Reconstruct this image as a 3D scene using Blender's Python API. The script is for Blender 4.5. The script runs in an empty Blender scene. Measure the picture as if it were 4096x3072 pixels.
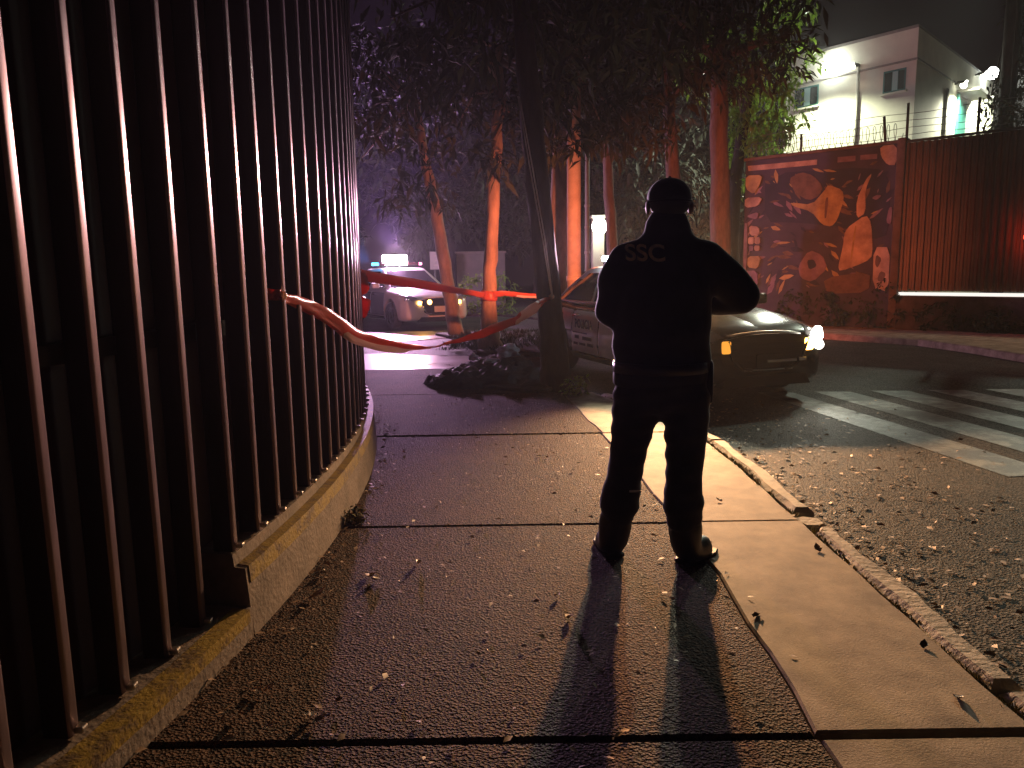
import bpy, bmesh, math, random
import numpy as np
from mathutils import Vector, Matrix
from mathutils.bvhtree import BVHTree

random.seed(7)
RNG = np.random.default_rng(11)
S = bpy.context.scene
C = S.collection
R = math.radians
PI = math.pi

# ------------------------------------------------------------------ camera, sky, exposure
cam_d = bpy.data.cameras.new('camera')
cam = bpy.data.objects.new('camera', cam_d)
C.objects.link(cam)
cam_d.sensor_width = 36.0
cam_d.lens = 36.0 * 760 / 1024
cam_d.clip_start = 0.05
cam_d.clip_end = 400
pitch, roll = R(8.6), R(0.84)
fwd = Vector((0, math.cos(pitch), -math.sin(pitch)))
up0 = Vector((0, math.sin(pitch), math.cos(pitch)))
rt0 = Vector((1, 0, 0))
upv = up0 * math.cos(roll) + rt0 * math.sin(roll)
rtv = rt0 * math.cos(roll) - up0 * math.sin(roll)
m = Matrix((rtv, upv, -fwd)).transposed().to_4x4()
m.translation = Vector((0, 0, 1.4))
cam.matrix_world = m
S.camera = cam

world = bpy.data.worlds.new('World')
S.world = world
world.use_nodes = True
wn = world.node_tree
bg = wn.nodes['Background']
sky = wn.nodes.new('ShaderNodeTexSky')
sky.sky_type = 'NISHITA'
sky.sun_disc = False
sky.sun_elevation = R(-4.0)
sky.sun_rotation = R(200)
# faint town glow added to the twilight sky
glow_add = wn.nodes.new('ShaderNodeMix'); glow_add.data_type = 'RGBA'; glow_add.blend_type = 'ADD'
glow_add.inputs['Factor'].default_value = 1.0
glow_add.inputs['B'].default_value = (.080, .034, .052, 1)
wn.links.new(sky.outputs[0], glow_add.inputs['A'])
wn.links.new(glow_add.outputs['Result'], bg.inputs[0])
bg.inputs[1].default_value = 0.035

S.view_settings.view_transform = 'Standard'
S.view_settings.look = 'None'
S.view_settings.exposure = 0.0
S.view_settings.gamma = 1.0
S.view_settings.use_curve_mapping = False
S.cycles.max_bounces = 6
S.cycles.volume_bounces = 0
S.cycles.sample_clamp_indirect = 4.0
S.cycles.use_denoising = True

# lamp powers in one place (each lamp is made by its builder below)
PW = dict(bar_front_white=900, bar_front_red=3600, bar_rear=1350, bar_rear_wall=1900, left_bar=3000, left_point=1200, left_up=14000, left_beam=14000, left_blue=9000, fence_fill=1300, mast=9500, street=900,  # mast and street power two assumed lamps whose heads are out of view
          flood_a=3000, flood_b=4500, flood_c=3500, lantern=40, amber=6, headlight=25)
HAZE = 0.0009

# ------------------------------------------------------------------ helpers
def link(o, parent=None):
    C.objects.link(o)
    if parent is not None:
        o.parent = parent
    return o

def tag(o, label=None, cat=None, group=None, kind=None):
    if label: o['label'] = label
    if cat: o['category'] = cat
    if group: o['group'] = group
    if kind: o['kind'] = kind
    return o

def empty(name, loc=(0, 0, 0), rz=0, label=None, cat=None, group=None):
    o = bpy.data.objects.new(name, None)
    o.location = loc
    o.rotation_euler = (0, 0, rz)
    o.empty_display_size = 0.2
    link(o)
    return tag(o, label, cat, group)

def from_data(name, verts, faces, mat=None, parent=None, smooth=False):
    me = bpy.data.meshes.new(name)
    me.from_pydata([tuple(v) for v in verts], [], faces)
    if smooth:
        me.polygons.foreach_set('use_smooth', [True] * len(me.polygons))
    me.update()
    if mat is not None: me.materials.append(mat)
    return link(bpy.data.objects.new(name, me), parent)

def from_bm(name, bm, mat=None, parent=None, smooth=False):
    bmesh.ops.recalc_face_normals(bm, faces=bm.faces)
    me = bpy.data.meshes.new(name)
    bm.to_mesh(me); bm.free()
    if smooth:
        me.polygons.foreach_set('use_smooth', [True] * len(me.polygons))
    if mat is not None: me.materials.append(mat)
    return link(bpy.data.objects.new(name, me), parent)

def bm_box(bm, x0, x1, y0, y1, z0, z1, bev=0.0, seg=2):
    vs = [bm.verts.new((x, y, z)) for x in (x0, x1) for y in (y0, y1) for z in (z0, z1)]
    fs = [(0, 1, 3, 2), (4, 6, 7, 5), (0, 4, 5, 1), (2, 3, 7, 6), (0, 2, 6, 4), (1, 5, 7, 3)]
    faces = [bm.faces.new([vs[i] for i in f]) for f in fs]
    if bev > 0:
        es = list({e for f in faces for e in f.edges})
        bmesh.ops.bevel(bm, geom=es, offset=bev, segments=seg, affect='EDGES', profile=0.5)
    return vs

def box(name, x0, x1, y0, y1, z0, z1, mat, parent=None, bev=0.0, seg=2):
    bm = bmesh.new(); bm_box(bm, x0, x1, y0, y1, z0, z1, bev, seg)
    return from_bm(name, bm, mat, parent)

def tube_data(pts, rads, n=10, cap=True):
    """verts, faces of a tube along pts"""
    pts = [Vector(p) for p in pts]
    V, F = [], []
    t = None; prev = None
    for i, p in enumerate(pts):
        a = pts[max(i - 1, 0)]; b = pts[min(i + 1, len(pts) - 1)]
        t = (b - a).normalized()
        if prev is None:
            ref = Vector((0, 0, 1)) if abs(t.z) < .9 else Vector((1, 0, 0))
            u = t.cross(ref).normalized()
        else:
            u = (prev - t * prev.dot(t)).normalized()
        prev = u
        w = t.cross(u)
        for k in range(n):
            an = 2 * PI * k / n
            V.append(p + (u * math.cos(an) + w * math.sin(an)) * rads[i])
    for i in range(len(pts) - 1):
        for k in range(n):
            F.append((i * n + k, i * n + (k + 1) % n, (i + 1) * n + (k + 1) % n, (i + 1) * n + k))
    if cap:
        F.append(tuple(range(n))[::-1])
        F.append(tuple((len(pts) - 1) * n + k for k in range(n)))
    return V, F

def tube(name, pts, rads, mat, parent=None, n=10, smooth=True):
    if not isinstance(rads, (list, tuple)): rads = [rads] * len(pts)
    V, F = tube_data(pts, rads, n)
    return from_data(name, V, F, mat, parent, smooth)

def poly_slab(name, pts, z1, z0, mat, parent=None, bev=0.0):
    """closed plan outline (counter clockwise) extruded from z0 to z1"""
    bm = bmesh.new()
    n = len(pts)
    top = [bm.verts.new((p[0], p[1], z1)) for p in pts]
    bot = [bm.verts.new((p[0], p[1], z0)) for p in pts]
    f = bm.faces.new(top)
    bm.faces.new(bot[::-1])
    for i in range(n):
        bm.faces.new((top[i], bot[i], bot[(i + 1) % n], top[(i + 1) % n]))
    bmesh.ops.recalc_face_normals(bm, faces=bm.faces)
    if bev > 0:
        bmesh.ops.bevel(bm, geom=[e for e in f.edges], offset=bev, segments=1, affect='EDGES')
    return from_bm(name, bm, mat, parent)

def arc_solid(name, prof, cx, cy, a0, a1, n, mat, parent=None):
    """profile [(radius, z)] closed, swept round (cx, cy)"""
    V, F = [], []
    k = len(prof)
    for i in range(n + 1):
        a = a0 + (a1 - a0) * i / n
        for (r, z) in prof:
            V.append((cx + r * math.cos(a), cy + r * math.sin(a), z))
    for i in range(n):
        for j in range(k):
            F.append((i * k + j, i * k + (j + 1) % k, (i + 1) * k + (j + 1) % k, (i + 1) * k + j))
    F.append(tuple(range(k))); F.append(tuple(n * k + j for j in range(k))[::-1])
    bm = bmesh.new()
    vs = [bm.verts.new(v) for v in V]
    for f in F: bm.faces.new([vs[i] for i in f])
    return from_bm(name, bm, mat, parent)

# ------------------------------------------------------------------ materials
def mat(name, col, rough=0.6, metal=0.0, var=0.0, vscale=6.0, col2=None, bump=0.0, bscale=40.0,
        bdist=0.01, voro=False, coat=0.0, spec=0.5, emit=None, estr=0.0, stretch=None, rvar=0.0):
    M = bpy.data.materials.new(name)
    M.use_nodes = True
    nt = M.node_tree; N = nt.nodes; L = nt.links
    p = N['Principled BSDF']
    p.inputs['Base Color'].default_value = (*col, 1)
    p.inputs['Roughness'].default_value = rough
    p.inputs['Metallic'].default_value = metal
    p.inputs['Specular IOR Level'].default_value = spec
    if coat: 
        p.inputs['Coat Weight'].default_value = coat
        p.inputs['Coat Roughness'].default_value = 0.05
    if emit:
        p.inputs['Emission Color'].default_value = (*emit, 1)
        p.inputs['Emission Strength'].default_value = estr
    tc = None
    if var or bump or col2 or rvar:
        tc = N.new('ShaderNodeTexCoord')
        mp = N.new('ShaderNodeMapping')
        if stretch: mp.inputs['Scale'].default_value = stretch
        L.new(tc.outputs['Object'], mp.inputs['Vector'])
    if var or col2:
        nz = N.new('ShaderNodeTexNoise'); nz.inputs['Scale'].default_value = vscale
        nz.inputs['Detail'].default_value = 8; nz.inputs['Roughness'].default_value = 0.65
        L.new(mp.outputs[0], nz.inputs['Vector'])
        rp = N.new('ShaderNodeValToRGB')
        rp.color_ramp.elements[0].position = 0.34; rp.color_ramp.elements[1].position = 0.68
        a = col if col2 else tuple(c * (1 - var) for c in col)
        b = col2 if col2 else tuple(min(1, c * (1 + var)) for c in col)
        rp.color_ramp.elements[0].color = (*a, 1); rp.color_ramp.elements[1].color = (*b, 1)
        L.new(nz.outputs['Fac'], rp.inputs[0]); L.new(rp.outputs[0], p.inputs['Base Color'])
        if rvar:
            mr = N.new('ShaderNodeMapRange')
            mr.inputs[1].default_value = .3; mr.inputs[2].default_value = .7
            mr.inputs[3].default_value = rough - rvar; mr.inputs[4].default_value = rough + rvar
            L.new(nz.outputs['Fac'], mr.inputs[0]); L.new(mr.outputs[0], p.inputs['Roughness'])
    if bump:
        if voro:
            t = N.new('ShaderNodeTexVoronoi'); t.inputs['Scale'].default_value = bscale; o = t.outputs['Distance']
        else:
            t = N.new('ShaderNodeTexNoise'); t.inputs['Scale'].default_value = bscale
            t.inputs['Detail'].default_value = 6; o = t.outputs['Fac']
        L.new(mp.outputs[0], t.inputs['Vector'])
        b = N.new('ShaderNodeBump'); b.inputs['Strength'].default_value = bump; b.inputs['Distance'].default_value = bdist
        L.new(o, b.inputs['Height']); L.new(b.outputs[0], p.inputs['Normal'])
    return M

def gravelly(name, dark, light, chip=70.0, bdist=0.006, rough=0.42, patch=1.2, lightfrac=0.62):
    """chip-sealed surface: pebbles of several tones, each with its own tilt"""
    M = bpy.data.materials.new(name); M.use_nodes = True
    nt = M.node_tree; N = nt.nodes; L = nt.links; p = N['Principled BSDF']
    tc = N.new('ShaderNodeTexCoord')
    v = N.new('ShaderNodeTexVoronoi'); v.inputs['Scale'].default_value = chip
    L.new(tc.outputs['Object'], v.inputs['Vector'])
    nz = N.new('ShaderNodeTexNoise'); nz.inputs['Scale'].default_value = patch; nz.inputs['Detail'].default_value = 9
    nz.inputs['Roughness'].default_value = .7
    L.new(tc.outputs['Object'], nz.inputs['Vector'])
    sep = N.new('ShaderNodeSeparateColor'); L.new(v.outputs['Color'], sep.inputs[0])
    mx = N.new('ShaderNodeMath'); mx.operation = 'MULTIPLY_ADD'; mx.inputs[1].default_value = .62
    L.new(sep.outputs[0], mx.inputs[0])
    sc = N.new('ShaderNodeMath'); sc.operation = 'MULTIPLY'; sc.inputs[1].default_value = 1.0
    L.new(nz.outputs['Fac'], sc.inputs[0]); L.new(sc.outputs[0], mx.inputs[2])
    rp = N.new('ShaderNodeValToRGB')
    rp.color_ramp.elements[0].position = .56; rp.color_ramp.elements[1].position = 1.0
    rp.color_ramp.elements[0].color = (*dark, 1); rp.color_ramp.elements[1].color = (*light, 1)
    L.new(mx.outputs[0], rp.inputs[0]); L.new(rp.outputs[0], p.inputs['Base Color'])
    n2 = N.new('ShaderNodeTexNoise'); n2.inputs['Scale'].default_value = chip * .45; n2.inputs['Detail'].default_value = 5
    L.new(tc.outputs['Object'], n2.inputs['Vector'])
    ad = N.new('ShaderNodeMath'); ad.operation = 'ADD'
    L.new(v.outputs['Distance'], ad.inputs[0]); L.new(n2.outputs['Fac'], ad.inputs[1])
    b = N.new('ShaderNodeBump'); b.inputs['Strength'].default_value = .9; b.inputs['Distance'].default_value = bdist
    L.new(ad.outputs[0], b.inputs['Height']); L.new(b.outputs[0], p.inputs['Normal'])
    p.inputs['Roughness'].default_value = rough
    p.inputs['Specular IOR Level'].default_value = .12
    return M

def worn_paint(name, paint, under, cover=0.5, scale=9.0, rough=.6):
    M = bpy.data.materials.new(name); M.use_nodes = True
    nt = M.node_tree; N = nt.nodes; L = nt.links; p = N['Principled BSDF']
    tc = N.new('ShaderNodeTexCoord')
    a = N.new('ShaderNodeTexNoise'); a.inputs['Scale'].default_value = scale; a.inputs['Detail'].default_value = 10
    a.inputs['Roughness'].default_value = .75
    L.new(tc.outputs['Object'], a.inputs['Vector'])
    rp = N.new('ShaderNodeValToRGB')
    rp.color_ramp.elements[0].position = cover - .07; rp.color_ramp.elements[1].position = cover + .07
    rp.color_ramp.elements[0].color = (*under, 1); rp.color_ramp.elements[1].color = (*paint, 1)
    L.new(a.outputs['Fac'], rp.inputs[0]); L.new(rp.outputs[0], p.inputs['Base Color'])
    b = N.new('ShaderNodeBump'); b.inputs['Strength'].default_value = .5; b.inputs['Distance'].default_value = .006
    n2 = N.new('ShaderNodeTexNoise'); n2.inputs['Scale'].default_value = 70
    L.new(tc.outputs['Object'], n2.inputs['Vector'])
    L.new(n2.outputs['Fac'], b.inputs['Height']); L.new(b.outputs[0], p.inputs['Normal'])
    p.inputs['Roughness'].default_value = rough
    return M

def glow(name, col, strength):
    M = bpy.data.materials.new(name); M.use_nodes = True
    nt = M.node_tree
    nt.nodes.remove(nt.nodes['Principled BSDF'])
    e = nt.nodes.new('ShaderNodeEmission'); e.inputs[0].default_value = (*col, 1); e.inputs[1].default_value = strength
    nt.links.new(e.outputs[0], nt.nodes['Material Output'].inputs[0])
    return M

MT = {}
MT['asphalt'] = gravelly('road asphalt', (.020, .019, .018), (.10, .096, .088), 85, .006, .7, .9)
MT['walk'] = gravelly('chip sealed pavement', (.007, .004, .003), (.095, .052, .034), 105, .011, .75, 1.1)
MT['concrete'] = mat('pavement concrete', (.20, .15, .10), .78, col2=(.50, .40, .28), vscale=5.5, bump=.5, bscale=130, bdist=.003)
MT['kerb'] = mat('kerb concrete', (.40, .36, .29), .75, var=.45, vscale=5, bump=.7, bscale=35, bdist=.01)
MT['plinth'] = mat('plinth concrete', (.22, .18, .15), .8, var=.35, vscale=5, bump=.6, bscale=45, bdist=.008)
MT['yellow'] = worn_paint('worn yellow paint', (.33, .23, .03), (.12, .08, .045), .47, 11)
MT['white_worn'] = worn_paint('worn white road paint', (.20, .21, .19), (.055, .053, .049), .54, 3.2, .55)
MT['soil'] = mat('dark soil', (.03, .022, .018), .95, var=.5, vscale=12, bump=.8, bscale=25, bdist=.03)
MT['lit_patch'] = mat('lamplit asphalt patch', (.34, .30, .30), .34, var=.35, vscale=2.2, bump=.3, bscale=14, bdist=.01, rvar=.1)
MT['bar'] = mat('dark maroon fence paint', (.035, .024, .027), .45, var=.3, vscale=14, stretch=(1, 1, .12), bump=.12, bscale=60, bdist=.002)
MT['sheet'] = mat('added dark maroon gap sheet', (.05, .018, .030), .6)
MT['satin'] = mat('lit face satin steel', (.48, .37, .43), .36, .75, var=.3, vscale=16, stretch=(1, 1, .12), bump=.1, bscale=60, bdist=.002)
MT['galv'] = mat('galvanised steel', (.5, .48, .46), .35, .9, var=.2)
MT['tape'] = mat('red plastic tape', (.66, .15, .08), .34)
MT['tape_shine'] = mat('red tape shine', (.85, .66, .52), .34)  # paler faces put the tape's white shine into its colour
MT['rope'] = mat('white cord', (.75, .74, .72), .6)
MT['bark'] = mat('smooth tan bark', (.27, .19, .13), .8, var=.35, vscale=7, bump=.6, bscale=16, bdist=.02, stretch=(1, 1, .35))
MT['bark_mid'] = mat('brown bark', (.10, .07, .055), .85, var=.4, vscale=8, bump=.8, bscale=13, bdist=.03, stretch=(1, 1, .3))
MT['bark_dark'] = mat('rough dark bark', (.022, .017, .015), .9, var=.5, vscale=9, bump=.9, bscale=12, bdist=.04, stretch=(1, 1, .3))
MT['leaf'] = mat('dark green leaf', (.020, .028, .010), .8, spec=.15, col2=(.05, .055, .022), vscale=1.6)
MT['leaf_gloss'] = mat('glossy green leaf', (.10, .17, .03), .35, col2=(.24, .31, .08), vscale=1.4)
MT['leaf_far'] = mat('far foliage leaf', (.015, .02, .01), .7, col2=(.035, .04, .02), vscale=1.2)
MT['litter'] = mat('dry leaf litter', (.22, .12, .06), .6, col2=(.42, .30, .2), vscale=30)
MT['pale_leaf'] = mat('pale dry leaf', (.62, .48, .38), .5, var=.2, vscale=30)
MT['moss'] = mat('moss', (.05, .05, .010), .9, col2=(.26, .22, .04), vscale=20, bump=.8, bscale=90, bdist=.01)
MT['heap'] = mat('dark sheeting and debris', (.007, .006, .007), .7, col2=(.022, .016, .017), vscale=6, bump=.6, bscale=14, bdist=.03)
MT['rag'] = mat('pale plastic bag', (.55, .54, .60), .45, var=.2, vscale=12)
MT['navy'] = mat('navy jacket cloth', (.010, .010, .015), .8, var=.3, vscale=9, bump=.5, bscale=9, bdist=.012)
MT['trouser'] = mat('navy trouser cloth', (.010, .009, .012), .85, var=.3, vscale=9, bump=.5, bscale=11, bdist=.012)
for k_ in ('navy', 'trouser'):
    p_ = MT[k_].node_tree.nodes['Principled BSDF']; p_.inputs['Sheen Weight'].default_value = .35; p_.inputs['Sheen Roughness'].default_value = .35
MT['leather'] = mat('black leather', (.012, .011, .011), .42, bump=.2, bscale=60, bdist=.003)
MT['skin'] = mat('skin', (.36, .20, .13), .5, var=.1, vscale=20)
MT['hair'] = mat('black hair', (.012, .01, .009), .55)
MT['print'] = mat('faded khaki print', (.6, .5, .3), .85, var=.4, vscale=30)
MT['reflect'] = mat('reflective strip', (.6, .65, .8), .15, .6)
MT['car_black'] = mat('black car paint', (.005, .006, .0055), .2, coat=.25, spec=.25)
MT['car_white'] = mat('white car paint', (.80, .80, .78), .3, coat=.8)
MT['car_navy'] = mat('navy car paint', (.03, .03, .055), .3, coat=.8)
MT['plastic'] = mat('black plastic', (.005, .005, .005), .5, spec=.25)
MT['glass'] = mat('dark car glass', (.035, .032, .038), .06, coat=.6, spec=.8)
MT['chrome'] = mat('chrome trim', (.85, .85, .85), .12, 1.0)
MT['bright_trim'] = mat('bright satin trim', (.82, .80, .76), .3, .25)
MT['tyre'] = mat('tyre rubber', (.014, .014, .014), .8)
MT['rim'] = mat('wheel rim', (.18, .18, .19), .35, .9)
MT['lamp_glass'] = mat('headlamp glass', (.45, .45, .47), .08, .3, coat=1.0)
MT['plate'] = mat('number plate', (.75, .75, .72), .5)
MT['blueprint'] = mat('dark blue lettering', (.03, .035, .10), .6)
MT['render_wall'] = mat('pale rendered wall', (.52, .51, .38), .85, var=.12, vscale=.9, bump=.2, bscale=20, bdist=.01)
MT['ledge'] = mat('grey ledge', (.20, .19, .15), .85, var=.2)
MT['green_frame'] = mat('green painted steel', (.02, .13, .10), .4)
MT['win'] = mat('dark window pane', (.006, .014, .013), .15, spec=.8)
MT['win_lit'] = mat('pale curtain behind pane', (.25, .42, .36), .3)
MT['post'] = mat('dark steel post', (.04, .04, .035), .6)
MT['wire'] = mat('barbed wire', (.16, .16, .14), .5, .6)
MT['mural_base'] = mat('mural dusk blue', (.045, .03, .055), .75, var=.35, vscale=1.6, bump=.15, bscale=40, bdist=.004)
MT['m_navy'] = mat('mural navy', (.02, .016, .04), .75, var=.3, vscale=3)
MT['m_cream'] = mat('mural cream', (.20, .13, .09), .7, col2=(.58, .43, .28), vscale=2.2)
MT['m_ochre'] = mat('mural ochre', (.20, .14, .05), .7, col2=(.50, .38, .13), vscale=2.4)
MT['m_brown'] = mat('mural brown', (.12, .07, .045), .75, var=.35, vscale=5)
MT['m_lilac'] = mat('mural lilac', (.20, .13, .17), .75, var=.3, vscale=4)
MT['corr'] = mat('rusty corrugated steel', (.07, .04, .03), .40, .25, col2=(.17, .10, .055), vscale=3.2, stretch=(1, 1, .25))
MT['wall_low'] = mat('stained low wall', (.10, .07, .06), .85, var=.4, vscale=4, bump=.5, bscale=20, bdist=.02)
MT['pale_wall'] = mat('pale garden wall', (.16, .16, .13), .85, var=.2, vscale=2)
MT['wood_pole'] = mat('painted concrete pole', (.40, .30, .22), .75, var=.2, vscale=5, bump=.2, bscale=30, bdist=.006)

for k_, c_ in (('tape', (.75, .08, .03, 1)), ('tape_shine', (.95, .7, .5, 1)), ('leaf_gloss', (.20, .34, .04, 1))):
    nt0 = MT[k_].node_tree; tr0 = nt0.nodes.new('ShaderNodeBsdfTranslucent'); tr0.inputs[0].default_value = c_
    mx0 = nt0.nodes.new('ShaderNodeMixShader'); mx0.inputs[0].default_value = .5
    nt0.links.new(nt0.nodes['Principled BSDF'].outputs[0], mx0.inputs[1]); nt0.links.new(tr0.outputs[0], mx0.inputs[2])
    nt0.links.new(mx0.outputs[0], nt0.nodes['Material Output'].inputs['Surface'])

G = {}
G['white_hot'] = glow('white strobe lens', (1.0, .80, .95), 120)
G['blue'] = glow('blue strobe lens', (.05, .45, 1.0), 9)
G['pink'] = glow('red strobe lens', (1.0, .25, .55), 6)
G['cool'] = glow('cool white lens', (.75, .88, 1.0), 40)
G['red'] = glow('red beacon lens', (1.0, .05, .02), 5)
G['amber'] = glow('amber lamp', (1.0, .50, .10), 14)
G['amber_dim'] = glow('dim amber lamp', (.9, .34, .04), 1.2)
G['head'] = glow('headlamp bulb', (1.0, .93, .78), 30)
G['flood'] = glow('floodlight panel', (.93, 1.0, .97), 40)
G['flood_dim'] = glow('small flood panel', (1.0, 1.0, .88), 12)
G['lantern'] = glow('lantern globe', (.93, 1.0, .88), 22)
G['strip'] = glow('white glowing gap', (1.0, .93, .86), 1.1)
G['frost'] = glow('frosted lamp glass', (1.0, .92, .78), 2.2)

def lamp(name, kind, loc, power, col, size=.05, parent=None, target=None, angle=170, blend=.3):
    d = bpy.data.lights.new(name, kind)
    d.energy = power; d.color = col; d.shadow_soft_size = size
    if kind == 'SPOT':
        d.spot_size = R(angle); d.spot_blend = blend
    o = bpy.data.objects.new(name, d)
    o.location = loc
    if target is not None:
        v = Vector(target)
        o.rotation_euler = v.to_track_quat('-Z', 'Y').to_euler()
    return link(o, parent)

# ------------------------------------------------------------------ ground, road, pavement
ground = from_data('road', [(-55, -9, -.06), (55, -9, -.06), (55, 68, -.06), (-55, 68, -.06)], [(0, 1, 2, 3)], MT['asphalt'])
tag(ground, kind='structure')
FX, FY, FR = -13.1, 4.1, 12.0            # the fence stands on an arc round this centre

def arc_x(y, r):
    return FX + math.sqrt(max(r * r - (y - FY) ** 2, 0))

def bound_x(y):                            # line between chip-seal and concrete strip
    return float(np.interp(y, [-2, 2, 2.7, 3.4, 4.5, 6.35, 8.65, 9.4], [.90, .90, .925, .93, .88, .76, .55, .47]))

def kerb_x(y):                             # back edge of the kerb
    return float(np.interp(y, [-2, 2, 4, 5.3, 6.1, 6.9, 7.7, 8.5, 9.4, 11, 12], [1.58, 1.58, 1.60, 1.61, 1.58, 1.44, 1.2, .95, .66, .2, -.1]))

walk = from_data('sidewalk', [(-1.6, -2, -.05), (1.57, -2, -.05), (1.57, 6, -.05), (.6, 9.4, -.05), (-.4, 10.8, -.05), (-1.6, 10.8, -.05)],
                 [(0, 1, 2, 3, 4, 5)], MT['soil'])
tag(walk, kind='structure')
gaps = [.012, .012, .013, .011, .006, .01]
joints = [-2.0, .05, 2.10, 4.05, 6.38, 8.55]
for i in range(len(joints) - 1):
    y0, y1 = joints[i] + gaps[i], joints[i + 1] - gaps[i + 1]
    ys = np.linspace(y0, y1, 9)
    left = [(arc_x(y, 12.02), y) for y in ys]
    wob = [0.010 * math.sin(7.3 * y + i) + .006 * math.sin(19 * y) for y in ys]
    right = [(bound_x(y) + w, y) for y, w in zip(ys, wob)]
    o = poly_slab('slab', right + left[::-1], 0.0, -.1, MT['walk'], walk, .008)
    o.location.z = RNG.uniform(-.004, .003)
    l2 = [(bound_x(y) + w + .003, y) for y, w in zip(ys, wob)]
    r2 = [(kerb_x(y) - .012 - .012 * abs(math.sin(5 * y + 2)), y) for y in ys]
    o = poly_slab('slab', r2 + l2[::-1], 0.0015, -.1, MT['concrete'], walk, .008)
    o.location.z = RNG.uniform(-.003, .003)
# last row of the chip-seal runs round the corner to the bed
o = poly_slab('slab', [(.46, 8.57), (.1, 8.6), (-.45, 9.0), (-.9, 9.7), (-.72, 10.85), (arc_x(10.85, 12.02), 10.85), (arc_x(9.7, 12.02), 9.7), (arc_x(8.57, 12.02), 8.57)], 0.0, -.1, MT['walk'], walk, .008)

# kerb stones: each its own piece, a little shifted, with one broken joint
kb = [(-2, .6), (.606, 2.33), (2.35, 3.86), (4.22, 6.0), (6.008, 8.4)]
for i, (y0, y1) in enumerate(kb):
    ys = np.linspace(y0, y1, 14)
    off = RNG.uniform(-.01, .01)
    inn = [(kerb_x(y) + off + .008 * math.sin(9 * y), y) for y in ys]
    out = [(kerb_x(y) + off + .125 + .014 * math.sin(6 * y + i) + .008 * math.sin(23 * y), y) for y in ys]
    o = poly_slab('kerb_stone', out + inn[::-1], .012 + RNG.uniform(-.006, .006), -.12, MT['kerb'], walk, .026)
# broken chunks in the gap
for (x, y, rz, sx, sy) in ((1.64, 4.06, .5, .07, .10), (1.69, 3.93, -.3, .045, .06), (1.58, 4.17, .2, .04, .05)):
    pts = [(sx * math.cos(a) * RNG.uniform(.8, 1.1), sy * math.sin(a) * RNG.uniform(.8, 1.1)) for a in np.linspace(0, 2 * PI, 8)[:-1]]
    o = poly_slab('kerb_stone', pts, .0, -.08, MT['kerb'], walk, .012)
    o.location = (x, y, -.008); o.rotation_euler = (RNG.uniform(-.1, .1), RNG.uniform(-.1, .1), rz)
    o['label'] = 'broken chunk of kerb lying in the gap'

def clumps(name, pts, size, matl, kind='stuff', parent=None, n=26, spread=.02):
    """tiny tufts of blades round each point"""
    V, F = [], []
    for (x, y, z) in pts:
        for _ in range(n):
            a = RNG.uniform(0, 2 * PI); r = spread * math.sqrt(RNG.uniform())
            b = Vector((x + r * math.cos(a), y + r * math.sin(a), z))
            h = size * RNG.uniform(.4, 1.0)
            d = Vector((RNG.normal(0, .5), RNG.normal(0, .5), 1)).normalized() * h
            s = Vector((math.sin(a), -math.cos(a), 0)) * size * .10
            k = len(V)
            V += [b - s, b + s, b + d * .6 + s * .7, b + d, b + d * .6 - s * .7]
            F += [(k, k + 1, k + 2, k + 4), (k + 4, k + 2, k + 3)]
    o = from_data(name, V, F, matl, parent)
    if kind: o['kind'] = kind
    return o
mp_ = []
for y in np.linspace(.6, 8.2, 150):
    if RNG.uniform() < .55: mp_.append((kerb_x(y) - .006 + RNG.normal(0, .008), y, -.02))
clumps('moss', mp_, .042, MT['moss'], 'stuff', n=22, spread=.03)

# pedestrian crossing on the road: worn white bars
for i in range(7):
    x0 = 2.86 + i * .66
    y1 = 8.7 - .0 * i; y0 = 5.05 + .12 * (i % 2)
    sl = .15
    o = from_data('crossing_stripe', [(x0 + sl * (8.6 - y1), y1, -.056), (x0 + sl * (8.6 - y0), y0, -.056), (x0 + .40 + sl * (8.6 - y0), y0 + .05, -.056), (x0 + .40 + sl * (8.6 - y1), y1 - .04, -.056)],
                  [(0, 1, 2, 3)], MT['white_worn'], ground)

# side street patches whose pale colour paints lamplight on the asphalt
o = tag(poly_slab('lit_road_patch', [(-7, 10.95), (-.72, 10.98), (-.45, 11.6), (-.15, 12.25), (-.8, 12.75), (-2.6, 13.3), (-7, 13.6)], -.035, -.08, MT['lit_patch']), kind='structure')
o = tag(poly_slab('lit_road_patch', [(-9, 15.3), (-2.6, 15.4), (-1.2, 16.6), (-1.9, 18.2), (-9, 18.6)], -.045, -.08, MT['lit_patch']), kind='structure')
# far pavement in front of the mural wall
o = tag(poly_slab('far_sidewalk', [(7.25, 13.5), (7.45, 12.2), (7.5, 10.6), (8.2, 7.0), (16, 6.0), (16, 8.1), (10.2, 13.5), (6.6, 17.1), (5.6, 18.0), (5.7, 15.6)], .06, -.1, MT['concrete'], None, .02), kind='structure')
bed = tag(poly_slab('planting_bed', [(.44, 8.6), (.62, 9.5), (.25, 11), (-.02, 12.1), (-.42, 11.5), (-.68, 10.8), (-.86, 9.75), (-.42, 9.05), (.1, 8.66)], .03, -.1, MT['soil'], None, .02), kind='structure')
bed2 = tag(poly_slab('verge', [(-.6, 12.95), (.6, 12.6), (1.4, 13.6), (2.0, 15.4), (1.2, 17), (-.6, 17.3), (-1.7, 17.0), (-1.0, 15.6)], .02, -.1, MT['soil'], None, .02), kind='structure')
bed3 = tag(poly_slab('verge', [(2.6, 14.6), (5.2, 14.4), (5.4, 15.6), (5.2, 18.4), (14, 26), (5, 40), (-9, 40), (-9, 25.5), (-.4, 24), (2.4, 19)], .0, -.1, MT['soil'], None, .02), kind='structure')

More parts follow.
